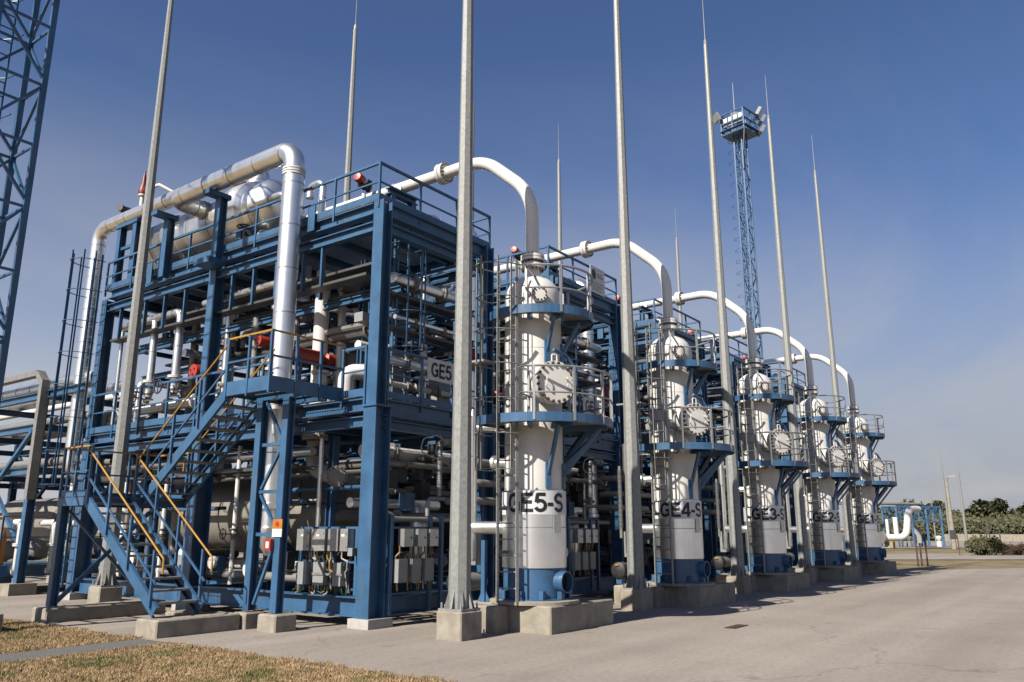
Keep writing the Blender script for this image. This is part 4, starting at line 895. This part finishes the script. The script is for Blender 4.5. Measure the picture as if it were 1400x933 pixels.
def deep_label(o, tnum):
    if 'label' in o: o['label'] = o['label'].replace('{T}', tnum)
    for c in o.children: deep_label(c, tnum)
def name_sign(k):
    tnum = str(5-k); x = 11.86 + PITCHX*k
    t_ = T('unit_sign', 'white sign board lettered GE%s on the lower deck rail' % tnum, 'sign', (x+0.4, Y0-0.05, 4.6), 'unit name signs')
    t_.part('board', G().box((x, Y0-0.075, 4.64), (x+0.84, Y0-0.06, 5.09)), 'sign_white', smooth=0)
    t_.inst('lettering', letter_mesh('GE' + tnum, 0.30, lambda x_, y_: (x_, 0, y_)), (x+0.42, Y0-0.079, 4.715))
roots0 = list(MOD)
for k in range(4, -1, -1):
    tnum = str(5-k)
    for r_ in roots0:
        if k:
            o = copy_tree(r_); o.location.x += (PITCHX if r_ not in REAR else 5.85) * k
            if r_.name.startswith(('lightning_pole', 'pole_footing')) and r_ not in REAR: o.location.x -= 0.02*k
        else: o = r_
        deep_label(o, tnum)
        if r_.name.startswith('separator_vessel') : letter_vessel(o, 'GE%s-S' % tnum)
    name_sign(k)
# company board on the top rail of the second unit
t_ = T('notice_board', 'white notice board with green logo and print on the top rail of unit GE4', 'sign', (18.8, Y0-0.06, 8.1))
t_.part('board', G().box((18.40, Y0-0.075, 8.10), (19.18, Y0-0.06, 8.86)), 'sign_white', smooth=0)
g = G(); g.v = []
pt = [(18.50, 8.62), (18.54, 8.74), (18.62, 8.79), (18.70, 8.74), (18.72, 8.62), (18.68, 8.52), (18.60, 8.47), (18.53, 8.52)]
g.prism([(p[0]-18.6, p[1]-8.6) for p in pt], (18.6, Y0-0.0755, 8.6), (18.6, Y0-0.079, 8.6), Z); t_.part('logo', g, 'green_print', smooth=0)
t_.part('logo_lettering', G().box((18.76, Y0-0.079, 8.58), (19.08, Y0-0.0755, 8.62)), 'tan_print', smooth=0)
t_.part('logo_lettering', G().box((18.76, Y0-0.079, 8.66), (19.02, Y0-0.0755, 8.69)), 'tan_print', smooth=0)
for i, w in enumerate((0.66, 0.58, 0.64, 0.5, 0.6)):
    t_.part('print_line', G().box((18.46, Y0-0.079, 8.40-i*0.055), (18.46+w, Y0-0.0755, 8.412-i*0.055)), 'dark_steel', smooth=0)

# ------------------------------------------------------------------ stairway on the near unit
def stair_flight(t_, xa, xb, y0_, z0_, y1_, z1_, n, rail_ext0=0.0):
    d = V((0, y1_-y0_, z1_-z0_))
    for x, fl in ((xa, 1), (xb, -1)):
        sgn = 1 if d.y > 0 else -1
        t_.part('stringer', G().chan((x, y0_, z0_), (x, y1_, z1_), 0.20, 0.06, 0.012, flip=fl*sgn), 'blue', smooth=0)
    tm = G().box((xa+0.02, -0.13, -0.02), (xb-0.02, 0.13, 0.015)).mesh('tread', 'grate', smooth=0)
    for k in range(n):
        f_ = (k+0.6)/n; t_.inst('tread', tm, (0, y0_ + d.y*f_, z0_ + d.z*f_ + 0.02))
    pm = post_mesh(0.92, 'blue', 0.045)
    for x in (xa-0.02, xb+0.02):
        for f_ in (0.04, 0.35, 0.66, 0.97): t_.inst('rail_post', pm, (x, y0_ + d.y*f_, z0_ + d.z*f_))
        t_.part('hand_rail', G().tube(bend([(x, y0_-0.18*(1 if d.y > 0 else -1), z0_+0.62), (x, y0_-0.18*(1 if d.y > 0 else -1), z0_+0.85), (x, y1_, z1_+0.92)], 0.06, 4), 0.017, 8), 'yellow')
        t_.part('knee_rail', G().bar((x, y0_, z0_+0.46), (x, y1_, z1_+0.46), 0.03), 'blue', smooth=0)
t_ = T('stairway', 'blue two-flight steel stairway with yellow handrails on the near unit', 'stairs', (8.5, 14.0, 0.3))
stair_flight(t_, 7.64, 8.50, 12.85, 0.36, 15.5, 2.22, 10)
stair_flight(t_, 8.73, 9.66, 15.5, 2.26, 12.9, 4.22, 10)
# landing
t_.part('landing_grating', grating(7.64, 9.68, 15.5, 16.6, 2.30, 'x', 0.05), 'grate', smooth=0)
for a, b_ in (((7.64, 15.5, 2.22), (7.64, 16.6, 2.22)), ((9.68, 15.5, 2.22), (9.68, 16.6, 2.22)), ((7.65, 15.52, 2.22), (9.67, 15.52, 2.22)), ((7.65, 16.58, 2.22), (9.67, 16.58, 2.22))):
    t_.part('landing_beam', G().chan(a, b_, 0.18, 0.06), 'blue', smooth=0)
railing(t_, [(7.66, 15.5, 2.3), (7.66, 16.58, 2.3), (9.66, 16.58, 2.3), (9.66, 15.5, 2.3)], 0.95, top='yellow', sp=0.7, mids=(0.5,), toe=0.12)
for (x, y) in ((7.72, 16.5), (9.6, 16.5)): t_.part('landing_leg', G().ibeam((x, y, 0.27), (x, y, 2.13), 0.15, 0.15, up=X), 'blue', smooth=0)
t_.part('leg_brace', G().bar((7.80, 16.5, 0.35), (9.5, 16.5, 2.05), 0.07), 'blue', smooth=0)
t_.part('leg_brace', G().bar((7.80, 16.44, 2.05), (9.5, 16.44, 0.35), 0.05), 'blue', smooth=0)
# upper platform
PX0, PX1, PY0, PY1, PZ = 8.68, X0-0.02, 11.66, 12.92, 4.2
t_.part('platform_grating', grating(PX0, PX1, PY0+0.02, PY1, PZ+0.005, 'x', 0.05), 'grate', smooth=0)
for a, b_ in (((PX0, PY0, PZ), (PX0, PY1, PZ)), ((PX0+0.01, PY1-0.02, PZ), (PX1, PY1-0.02, PZ)), ((PX0+0.016, PY0, PZ), (PX1, PY0, PZ))):
    t_.part('platform_fascia', G().bar(V(a), V(b_), 0.014, 0.26), 'blue', smooth=0)
for x in (9.3, 9.9): t_.part('platform_joist', G().ibeam((x, PY0+0.02, PZ-0.1), (x, PY1-0.04, PZ-0.1), 0.14, 0.1), 'blue', smooth=0)
railing(t_, [(PX0, PY1, PZ), (PX0, PY0, PZ), (PX1, PY0, PZ)], 0.95, top='yellow', sp=0.62, mids=(0.52,), skip_last=True)
for y in (11.86, 12.62):
    t_.part('platform_leg', G().ibeam((9.3, y, 0.29), (9.3, y, 4.03), 0.16, 0.16, up=X), 'blue', smooth=0)
for z_ in (1.6, 2.35, 3.2): t_.part('leg_tie', G().bar((9.3, 11.95, z_), (9.3, 12.53, z_), 0.06), 'blue', smooth=0)
for z0_, z1_, s_ in ((0.4, 1.55, 1), (1.65, 2.3, -1), (2.4, 3.15, 1), (3.25, 4.0, -1)):
    t_.part('leg_brace', G().bar((9.3, 12.5 if s_ > 0 else 11.98, z0_), (9.3, 11.98 if s_ > 0 else 12.5, z1_), 0.05), 'blue', smooth=0)
for nm, a, b_, lb in (('stair_footing', (7.5, 12.5, 0), (9.06, 13.12, 0.27), 'long concrete block under the foot of the stairway'), ('stair_footing', (7.5, 16.2, 0), (9.9, 16.78, 0.26), 'low concrete block under the stair landing legs'),
                      ('stair_footing', (9.09, 11.60, 0), (9.55, 12.09, 0.28), 'square concrete block under the front platform leg'), ('stair_footing', (9.09, 12.42, 0), (9.50, 12.80, 0.27), 'small concrete block under the rear platform leg'),
                      ('stair_footing', (8.9, 14.3, 0), (9.5, 14.6, 0.2), 'small low concrete block behind the stairs')):
    single(nm, G().cbox(a, b_), 'concrete_block', lb, 'concrete block', base=a, smooth=0)
t_ = T('fire_notice', 'orange and white notice plate fixed to the front platform leg', 'sign', (9.2, 11.86, 1.6))
t_.part('orange_panel', G().box((9.20, 11.72, 1.70), (9.212, 11.98, 1.86)), 'orange', smooth=0)
t_.part('symbol', G().lathe([(0.0, 0.0), (0.045, 0.0), (0.045, 0.004), (0.0, 0.005)], (9.199, 11.85, 1.78), -X, 12), 'red')
t_.part('white_panel', G().box((9.20, 11.72, 1.56), (9.212, 11.98, 1.697)), 'sign_white', smooth=0)
t_ = T('call_point', 'small red call point box below the orange notice on the platform leg', 'call point', (9.2, 12.0, 1.35))
t_.part('housing', G().box((9.14, 11.93, 1.33), (9.21, 12.09, 1.52)), 'red', smooth=0)
t_.part('button_panel', G().box((9.134, 11.97, 1.37), (9.14, 12.05, 1.48)), 'sign_white', smooth=0)
a_, b_ = build_pole(10.0, 18.9, 'octagonal galvanised lightning pole rising behind the stairs at the left', 'lightning pole behind the stairs', R(8), 'concrete footing of the lightning pole behind the stairs')

# ------------------------------------------------------------------ lattice light masts
def build_mast(cx_, cy_, hgt, w, label, yaw=0.0):
    t_ = T('lattice_mast', label, 'mast', (cx_, cy_, 0), 'lattice floodlight masts')
    Rm = Matrix.Rotation(yaw, 3, 'Z'); c = V((cx_, cy_, 0))
    P = lambda x, y, z_: c + Rm @ V((x, y, 0)) + Z*z_
    q = [(-w/2, -w/2), (w/2, -w/2), (w/2, w/2), (-w/2, w/2)]
    for x, y in q: t_.part('mast_leg', G().bar(P(x, y, 0.1), P(x, y, hgt), 0.10), 'blue', smooth=0)
    nb = int(hgt/1.25); hb = hgt/nb
    for i in range(nb):
        z0_, z1_ = i*hb, (i+1)*hb
        for k in range(4):
            a, b_ = q[k], q[(k+1) % 4]
            p0, p1 = (a, b_) if (i+k) % 2 else (b_, a)
            t_.part('brace', G().bar(P(*p0, z0_+0.1), P(*p1, z1_), 0.05), 'blue', smooth=0)
            t_.part('tie', G().bar(P(*a, z1_), P(*b_, z1_), 0.045), 'blue', smooth=0)
    # ladder inside
    for s_ in (-0.18, 0.18): t_.part('ladder_rail', G().bar(P(s_, w/2+0.12, 0.3), P(s_, w/2+0.12, hgt), 0.03), 'blue', smooth=0)
    g = G(); z_ = 0.5
    while z_ < hgt: g.bar(P(-0.18, w/2+0.12, z_), P(0.18, w/2+0.12, z_), 0.022); z_ += 0.3
    z_ = 2.6
    while z_ < hgt:
        ar = [P(0.36*math.cos(t2), w/2+0.12+0.62*math.sin(t2), z_) for t2 in [math.pi*k/6 for k in range(7)]]
        g.tube(ar, 0.018, 5); z_ += 0.9
    o = t_.part('ladder_rungs', g, 'blue', smooth=0); o['kind'] = 'stuff'
    # lamp basket
    b0, b1, hw = hgt, hgt+1.75, 1.0
    bk = t_.part('basket_floor', G().prism([(-hw, -hw), (hw, -hw), (hw, hw), (-hw, hw)], P(0, 0, b0), P(0, 0, b0+0.12), Rm @ Y), 'blue', smooth=0)
    for x, y in ((-hw, -hw), (hw, -hw), (hw, hw), (-hw, hw), (0, -hw), (0, hw), (hw, 0), (-hw, 0)): t_.part('basket_post', G().bar(P(x*0.98, y*0.98, b0+0.1), P(x*0.98, y*0.98, b1), 0.09), 'blue', smooth=0)
    for z_ in (b0+0.35, b0+0.95, b1):
        for k in range(4):
            a = (hw*(-1, 1, 1, -1)[k], hw*(-1, -1, 1, 1)[k]); b_ = (hw*(1, 1, -1, -1)[k], hw*(-1, 1, 1, -1)[k])
            t_.part('basket_rail', G().bar(P(*a, z_), P(*b_, z_), 0.10 if z_ != b0+0.35 else 0.3, 0.10 if z_ != b0+0.35 else 0.03), 'blue', smooth=0)
    for k in range(4): t_.part('gear_box', G().bar(P(-0.8, -0.66+k*0.44, b0+0.75), P(-0.8, -0.66+k*0.44, b0+1.45), 0.34, 0.2, up=Rm @ X), 'sign_white', smooth=0)
    for (x, y, z_, an) in ((-1.1, 1.2, b1-0.05, 150), (0.6, 0.3, b1+0.5, 60), (0.9, -1.1, b1+0.2, -60), (1.1, -1.2, b1-0.4, -40), (-0.2, 1.3, b1+0.2, 90), (0.9, -1.2, b0+0.4, -40)):
        d = Rm @ V((math.cos(R(an)), math.sin(R(an)), -0.55)); p = P(x, y, z_)
        f_ = t_.part('floodlight', G().prism([(-0.42, -0.32), (0.42, -0.32), (0.42, 0.32), (-0.42, 0.32)], p, p + d.normalized()*0.25, Z), 'grey_box', smooth=0)
        t_.part('lens', G().prism([(-0.36, -0.26), (0.36, -0.26), (0.36, 0.26), (-0.36, 0.26)], p + d.normalized()*0.252, p + d.normalized()*0.262, Z), 'lens', f_, 0)
        t_.part('lamp_arm', G().bar(p, P(x*0.7, y*0.7, b1-0.3), 0.07), 'blue', f_, 0)
    t_.part('lightning_rod', G().tube([P(-0.2, 0.2, b1), P(-0.2, 0.2, b1+2.9)], [0.05, 0.025], 6), 'galv')
    t_.part('cable', G().tube(bend([P(-1.1, -1.1, b0), P(-1.3, -1.0, b0-2.0), P(-0.9, -0.8, b0-3.2), P(-w/2, -w/2, b0-3.0)], 0.8), 0.05, 6), 'black')
    t_.part('footing', G().box((cx_-0.9, cy_-0.9, 0), (cx_+0.9, cy_+0.9, 0.3)), 'concrete_block', smooth=0)
build_mast(5.50, 16.2, 31.6, 0.95, 'blue lattice mast rising out of the frame at the upper left')
build_mast(56.7, 19.62, 31.6, 0.68, 'distant blue lattice floodlight mast behind the row of vessels', R(-12))

# ------------------------------------------------------------------ pipe rack beyond the far end of the near unit (left edge)
t_ = T('pipe_rack', 'blue braced pipe rack carrying silver pipes at the left edge', 'pipe rack', (11.5, 26, 0))
for x in (10.3, 13.6, 17.5):
    for y in (24.0, 28.6, 33.2):
        t_.part('rack_column', G().ibeam((x, y, 0.3), (x, y, 5.55), 0.22, 0.22, up=X), 'blue', smooth=0)
        t_.part('footing', G().box((x-0.35, y-0.3, 0), (x+0.35, y+0.3, 0.3)), 'concrete_block', smooth=0)
    for z_ in (5.4, 4.5, 3.3):
        for ya, yb in ((24.11, 28.49), (28.71, 33.09)): t_.part('rack_beam', G().ibeam((x, ya, z_), (x, yb, z_), 0.2, 0.16), 'blue', smooth=0)
        if z_ == 5.4: t_.part('rack_beam', G().ibeam((x, 21.7, z_), (x, 23.89, z_), 0.2, 0.16), 'blue', smooth=0)
    for ya, yb in ((24.15, 28.45), (28.75, 33.05)):
        t_.part('rack_brace', G().bar((x, ya, 1.2), (x, yb, 4.4), 0.1), 'blue', smooth=0); t_.part('rack_brace', G().bar((x-0.1, ya, 4.4), (x-0.1, yb, 1.2), 0.1), 'blue', smooth=0)
for y in (24.0, 28.6, 33.2):
    for xa, xb in ((10.42, 13.48), (13.72, 17.38)):
        for z_ in (5.4, 4.5, 3.3): t_.part('rack_beam', G().ibeam((xa, y, z_), (xb, y, z_), 0.18, 0.14), 'blue', smooth=0)
t_ = T('rack_pipes', 'silver and white pipes lying along the pipe rack at the left edge', 'pipes', (11.5, 26, 3.4))
for x, z_, r, m_ in ((10.75, 5.76, 0.24, 'clad'), (11.6, 5.66, 0.15, 'clad'), (12.3, 5.62, 0.1, 'white'), (10.8, 4.75, 0.12, 'grey_pipe'), (11.5, 4.72, 0.1, 'clad'), (12.4, 4.76, 0.14, 'grey_pipe'), (10.7, 3.55, 0.12, 'grey_pipe'), (11.4, 3.52, 0.1, 'grey_pipe'), (12.2, 3.55, 0.13, 'grey_pipe'), (15.0, 3.6, 0.16, 'grey_pipe'), (15.8, 4.8, 0.2, 'clad')):
    pipe_part(t_, 'pipe', [(x, 21.9, z_), (x, 36, z_)], r, m_, seams=0.9 if m_ == 'clad' else 0)
for x, y, r in ((11.35, 22.6, 0.11), (11.9, 25.0, 0.09), (12.6, 23.2, 0.1)): pipe_part(t_, 'drop_pipe', [(x, y, 0.4), (x, y, 4.9), (x+0.8, y, 4.9)], r, 'white', 0.2)
t_ = T('cable_duct', 'grey cable duct bending down beside the pipe rack at the left edge', 'cable duct', (10.2, 23.7, 2.2))
t_.part('duct_run', G().bar((10.15, 36, 6.02), (10.15, 24.05, 6.02), 0.22, 0.16), 'grey_pipe', smooth=0)
t_.part('duct_elbow', G().bar((10.15, 24.06, 6.03), (10.15, 23.72, 5.72), 0.218, 0.16), 'grey_pipe', smooth=0)
t_.part('duct_drop', G().bar((10.15, 23.70, 5.78), (10.15, 23.70, 2.5), 0.222, 0.18, up=Y), 'grey_pipe', smooth=0)
t_ = T('pump_skid', 'low pump skid with white flanged pipes behind the rack at the left edge', 'pump skid', (11.5, 25.5, 0))
t_.part('skid', G().box((9.9, 24.4, 0.45), (14, 27.6, 0.75)), 'blue', smooth=0)
for x, y in ((10.2, 24.7), (13.7, 24.7), (10.2, 27.3), (13.7, 27.3)): t_.part('foot', G().box((x-0.15, y-0.15, 0), (x+0.15, y+0.15, 0.45)), 'blue', smooth=0)
for k, x in enumerate((10.3, 11.2, 12.1, 13.0)):
    t_.part('pump', G().lathe([(0.1, -0.4), (0.26, -0.35), (0.3, -0.1), (0.26, 0.2), (0.32, 0.22), (0.32, 0.3), (0.15, 0.35), (0.15, 0.7)], (x, 25.2, 1.15), Y, 18), random.choice(['grey_pipe', 'blue']))
    pipe_part(t_, 'pipe', [(x, 24.9, 0.55), (x, 24.3, 0.55), (x, 24.3, 1.9), (x+0.4, 26, 1.9)], 0.09, 'white', 0.2); flange(t_, (x, 24.3, 1.3), Z, 0.16, 0.04, 'white')
t_.part('tank', G().lathe([(0, -2), (0.5, -1.95), (0.8, -1.7), (0.85, -1.4), (0.85, 2.4), (0.6, 2.7), (0, 2.8)], (13.2, 29, 1.9), Y, 28), 'drum_grey')
railing(t_, [(9.85, 27.6, 0.95), (9.85, 24.35, 0.95), (13.9, 24.35, 0.95)], 1.1, top='yellow', sp=1.2)
single('gas_bottle', G().lathe([(0.0, 0.75), (0.14, 0.76), (0.16, 0.82), (0.16, 1.5), (0.1, 1.65), (0.04, 1.7), (0.04, 1.8)], (10.0, 24.75, 0), Z, 14), 'orange', 'orange gas bottle on the skid at the left edge', 'gas bottle', base=(10.0, 24.75, 0.75))

# ------------------------------------------------------------------ far right: pipes, rack, posts, trees
def far(px, d):
    """ground point at distance d along the viewing azimuth of image column px (at the horizon)"""
    s_ = (px-700)/1130.0; f2 = V((math.cos(TH), math.sin(TH), 0)); r2 = V((math.sin(TH), -math.cos(TH), 0)); return f2*d + r2*(d*s_)
RT = V((math.sin(TH), -math.cos(TH), 0)); FD = V((math.cos(TH), math.sin(TH), 0))
b0 = far(1205, 85)
t_ = T('pipe_crossover', 'thick white pipe rising and turning over in the distance at the right', 'pipe', tuple(b0))
pipe_part(t_, 'pipe', [b0 + RT*0.2 + Z*1.05, b0 + RT*2.5 + Z*1.05, b0 + RT*3.0 + Z*3.9, b0 + RT*4.6 + FD*1.2 + Z*3.9], 0.35, 'white', 0.9, 14)
flange(t_, b0 + RT*0.1 + Z*1.05, RT, 0.62, 0.1, 'grey_pipe')
pipe_part(t_, 'stub', [b0 + RT*1.9 + FD*0.8 + Z*0.9, b0 + RT*1.9 + FD*0.8 + Z*3.1], 0.25, 'white'); pipe_part(t_, 'stub', [b0 + RT*1.2 + FD*1.2 + Z*0.9, b0 + RT*1.2 + FD*1.2 + Z*2.9], 0.16, 'white')
t_.part('pier', G().box(tuple(b0 + RT*0.9 - FD*0.3), tuple(b0 + RT*0.9 + V((0.7, 0.6, 0.65)))), 'concrete_block', smooth=0)
b0 = far(1228, 92)
t_ = T('far_pipe_rack', 'small blue steel pipe rack in the distance at the right', 'pipe rack', tuple(b0))
al = V((0.75, -0.66, 0)); ac = V((0.66, 0.75, 0))
for i in range(7):
    for s_ in (0, 2.4):
        p = b0 + al*(i*0.95) + ac*s_; t_.part('rack_column', G().bar(p + Z*(0 if i % 2 == 0 else 2.7), p + Z*4.3, 0.22 if i % 2 == 0 else 0.14), 'blue', smooth=0)
    p = b0 + al*(i*0.95); t_.part('rack_beam', G().bar(p + Z*4.2, p + ac*2.4 + Z*4.2, 0.2), 'blue', smooth=0); t_.part('rack_beam', G().bar(p + Z*2.7, p + ac*2.4 + Z*2.7, 0.16), 'blue', smooth=0)
    if i in (0, 2, 4):
        for s_ in (0, 2.4):
            q = p + ac*s_; t_.part('rack_beam', G().bar(q + Z*4.35, q + al*1.9 + Z*4.35, 0.24), 'blue', smooth=0); t_.part('rack_beam', G().bar(q + Z*2.7, q + al*1.9 + Z*2.7, 0.18), 'blue', smooth=0)
            t_.part('rack_brace', G().bar(q + Z*2.75, q + al*0.95 + Z*4.2, 0.14), 'blue', smooth=0); t_.part('rack_brace', G().bar(q + al*1.9 + Z*2.75, q + al*0.95 + Z*4.2, 0.14), 'blue', smooth=0)
pipe_part(t_, 'rack_pipe', [b0 - al*9 + ac*0.6 + Z*4.7, b0 + al*3.2 + ac*0.6 + Z*4.7], 0.16, 'grey_pipe')
for i, (a, c) in enumerate(((0.9, 0.8), (2.2, 1.2), (4.3, 1.5), (5.6, 0.6))):
    p = b0 + al*a + ac*c; t_.part('valve_set', G().lathe([(0.3, 0), (0.3, 0.5), (0.15, 0.6), (0.35, 0.9), (0.35, 1.1), (0.1, 1.2)], p, Z, 12), ('white', 'grey_pipe', 'blue', 'white')[i])
b0 = far(1190, 95)
t_ = T('yellow_barrier', 'yellow pipe barrier around valves beyond the last vessel', 'railing', tuple(b0))
railing(t_, [b0, b0 + RT*3.6], 1.2, 'yellow', 'yellow', 0.9, (0.5,), 0.09)
t_.part('valve_box', G().box(tuple(b0 + RT*0.4 - FD*0.6), tuple(b0 + RT*0.4 + V((2.0, 0.6, 0.8)))), 'grey_box', smooth=0)
def thin_pole(px, d, h_, r_, name, label, lamp=False, m_='galv'):
    p = far(px, d); t2 = T(name, label, 'pole' if not lamp else 'lamp post', tuple(p))
    t2.part('shaft', G().tube([p, p + Z*h_*0.75], [r_, r_*0.65], 8), m_)
    if lamp:
        t2.part('upper_shaft', G().tube([p + Z*h_*0.75, p + Z*h_], [r_*0.65, r_*0.5], 8), m_)
        t2.part('lamp_arm', G().tube([p + Z*h_, p + Z*(h_+0.2) + RT*0.3], r_*0.4, 6), m_); t2.part('lamp_head', G().bar(p + Z*(h_+0.2) + RT*0.2, p + Z*(h_+0.27) + RT*0.85, 0.35, 0.2), 'lens', smooth=0)
    else: t2.part('rod', G().tube([p + Z*h_*0.75, p + Z*h_], [r_*0.45, r_*0.2], 6), m_)
thin_pole(1298, 88, 11.6, 0.13, 'lightning_pole', 'thin distant lightning pole just left of the street lamp')
thin_pole(1302, 80, 6.7, 0.22, 'street_lamp', 'pale distant street lamp with one head at the right', True, 'concrete_block')
thin_pole(1320, 70, 8.9, 0.12, 'lightning_pole', 'thin distant lightning pole just right of the street lamp')
thin_pole(1278, 110, 8.4, 0.1, 'lightning_pole', 'faint far lightning pole above the small blue rack')
p = far(1200, 80); t_ = T('street_lamp', 'far street lamp arm showing beside the lettering GE1-S', 'lamp post', tuple(p))
t_.part('shaft', G().tube([p, p + Z*4.0], 0.09, 8), 'galv'); t_.part('lamp_head', G().bar(p + Z*4.0 - RT*1.4, p + Z*3.85, 0.2, 0.16), 'lens', smooth=0)
p = far(1250, 40.5)
t_ = T('post_sign', 'narrow grey notice box on dark posts at the edge of the concrete', 'sign', tuple(p))
for s_, h_ in ((0.0, 1.55), (0.25, 1.1), (0.62, 1.75)): t_.part('post', G().bar(p + RT*s_ + FD*s_*0.5, p + RT*s_ + FD*s_*0.5 + Z*h_, 0.07), 'brown_post', smooth=0)
t_.part('box', G().bar(p + RT*0.22 + Z*1.1 + FD*0.1, p + RT*0.22 + Z*1.85 + FD*0.1, 0.28, 0.2), 'grey_box', smooth=0)
p = far(1308, 60); t_ = T('post_sign', 'small dark box on a thin post in the dry grass', 'sign', tuple(p)); t_.part('post', G().bar(p, p + Z*1.4, 0.06), 'brown_post', smooth=0); t_.part('box', G().bar(p + Z*1.1 - RT*0.3, p + Z*1.75 - RT*0.3, 0.4, 0.2), 'dark_steel', smooth=0)
for px, d, h_ in ((1348, 95, 2.2), (1352, 95, 3.2), (1366, 105, 3.6), (1340, 95, 1.4)):
    q = far(px, d); tm_ = G().bar(q, q + Z*h_, 0.13); single('marker_post', tm_, 'dark_steel', {1348: 'shorter left post of the pair in the far dry grass', 1352: 'taller right post of the pair in the far dry grass', 1366: 'tallest thin post in front of the far wall', 1340: 'shortest stub post left of the pair in the far grass'}[px], 'post', 'far marker posts', base=tuple(q))
a, b_ = far(1290, 150), far(1420, 135); single('low_wall', G().bar(a + Z*0.6, b_ + Z*0.6, 0.3, 1.2), 'concrete_block', 'low pale boundary wall in front of the far trees', 'wall', base=tuple(a))
# crowns made of leaf cards spread through clumps
def crown_mesh(name, rx, rz, n, sz, m_, seed):
    rn = random.Random(seed); vs_, fs_ = [], []
    cl = []
    for _ in range(11):
        a = rn.uniform(0, 6.28); q = rn.uniform(0.1, 0.85); cl.append((math.cos(a)*q*rx, math.sin(a)*q*rx, rz*rn.uniform(-0.8, 0.9), rn.uniform(0.22, 0.48)*rx))
    for _ in range(n):
        cx_, cy_, cz_, cr_ = rn.choice(cl); d = V((rn.gauss(0, 1), rn.gauss(0, 1), rn.gauss(0, 0.8))).normalized()*cr_*rn.uniform(0.5, 1.1)
        c = V((cx_, cy_, cz_)) + d; u = V((rn.gauss(0, 1), rn.gauss(0, 1), rn.gauss(0, 1))).normalized(); w = u.orthogonal().normalized(); s_ = sz*rn.uniform(0.6, 1.4); o = len(vs_)
        vs_ += [tuple(c - u*s_), tuple(c + w*s_*0.6), tuple(c + u*s_), tuple(c - w*s_*0.6)]; fs_.append((o, o+1, o+2, o+3))
    me = bpy.data.meshes.new(name); me.from_pydata(vs_, [], fs_); me.materials.append(MATS[m_]); return me
CR = [crown_mesh('crown', 3.2, 2.2, 1500, 0.34, 'leaf', s_) for s_ in (1, 2, 3, 4)]
TK = G().tube([(0, 0, 0), (0.1, 0.05, 1.5), (0.05, 0.1, 3.4)], [0.22, 0.16, 0.08], 7); TK.tube([(0.05, 0.03, 1.4), (1.1, 0.4, 3.2)], [0.1, 0.04], 5); TK.tube([(0.05, 0.03, 1.6), (-0.9, -0.5, 3.4)], [0.1, 0.04], 5)
TKM = TK.mesh('trunk', 'bark')
rn = random.Random(21); pos = []
labels = ['tallest', 'rounded', 'leaning', 'spreading', 'slender', 'bushy', 'ragged']
for i in range(38):
    px = 1180 + i*7.0 + rn.uniform(-3, 3); d = rn.uniform(175, 240); p = far(px, d); s_ = rn.choice([0.75, 0.95, 1.0, 1.2, 1.35]) * d/215
    t2 = T('tree', 'green broadleaf tree in the far tree line at the right', 'tree', tuple(p), 'trees of the far tree line')
    t2.o.scale = (s_*1.25, s_*1.25, s_*rn.uniform(0.95, 1.2)); t2.o.rotation_euler = (0, 0, rn.uniform(0, 6))
    t2.inst('trunk', TKM, tuple(p)); t2.inst('crown', CR[i % 4], tuple(p + Z*3.6))
gm = bpy.data.objects.new('scrub', crown_mesh('scrub', 1, 1, 10, 0.1, 'leaf', 9)); 
vs_, fs_ = [], []
for i in range(26000):
    p = far(rn.uniform(1170, 1430), rn.uniform(150, 190)); c = p + Z*min(abs(rn.gauss(0, 2.0)), 4.6 + 1.3*math.sin(p.x*0.21) + 0.8*math.sin(p.y*0.37)); u = V((rn.gauss(0, 1), rn.gauss(0, 1), rn.gauss(0, 1))).normalized(); w = u.orthogonal(); s_ = rn.uniform(0.2, 0.45); o = len(vs_)
    vs_ += [tuple(c - u*s_), tuple(c + w*s_*0.6), tuple(c + u*s_), tuple(c - w*s_*0.6)]; fs_.append((o, o+1, o+2, o+3))
me = bpy.data.meshes.new('scrub'); me.from_pydata(vs_, [], fs_); me.materials.append(MATS['bush_leaf']); bpy.data.objects.remove(gm)
gm = bpy.data.objects.new('scrub', me); COL.objects.link(gm); tagp(gm, 'low tangled scrub along the foot of the far tree line', 'scrub', kind='stuff')
BU = crown_mesh('foliage', 1.0, 0.55, 1500, 0.09, 'bush_leaf', 31); BR = crown_mesh('foliage', 0.9, 0.4, 1200, 0.08, 'bush_red', 32)
for i, px in enumerate((1332, 1346, 1358, 1372, 1386, 1398, 1410)):
    red = i >= 3; p = far(px, 60 + (i % 2)*1.5)
    t2 = T('shrub', (['leftmost', 'second', 'third'][i] + ' grey green low shrub from the left in the hedge row' if not red else ['leftmost', 'second', 'third', 'fourth'][i-3] + ' reddish low shrub from the left in the hedge row'), 'shrub', tuple(p), 'reddish shrubs of the hedge row' if red else 'green shrubs of the hedge row')
    s_ = 0.75 if red else 1.0; t2.o.scale = (s_, s_, s_); t2.o.rotation_euler = (0, 0, i*1.3)
    t2.inst('foliage', BR if red else BU, tuple(p + Z*(0.45 if red else 0.62)))
    st = G(); 
    for k in range(5): st.tube([(0, 0, -0.62), (math.cos(k*1.3)*0.4, math.sin(k*1.3)*0.4, 0.2)], [0.03, 0.01], 4)
    t2.inst('stems', st.mesh('stems', 'bark'), tuple(p + Z*(0.45 if red else 0.62)))
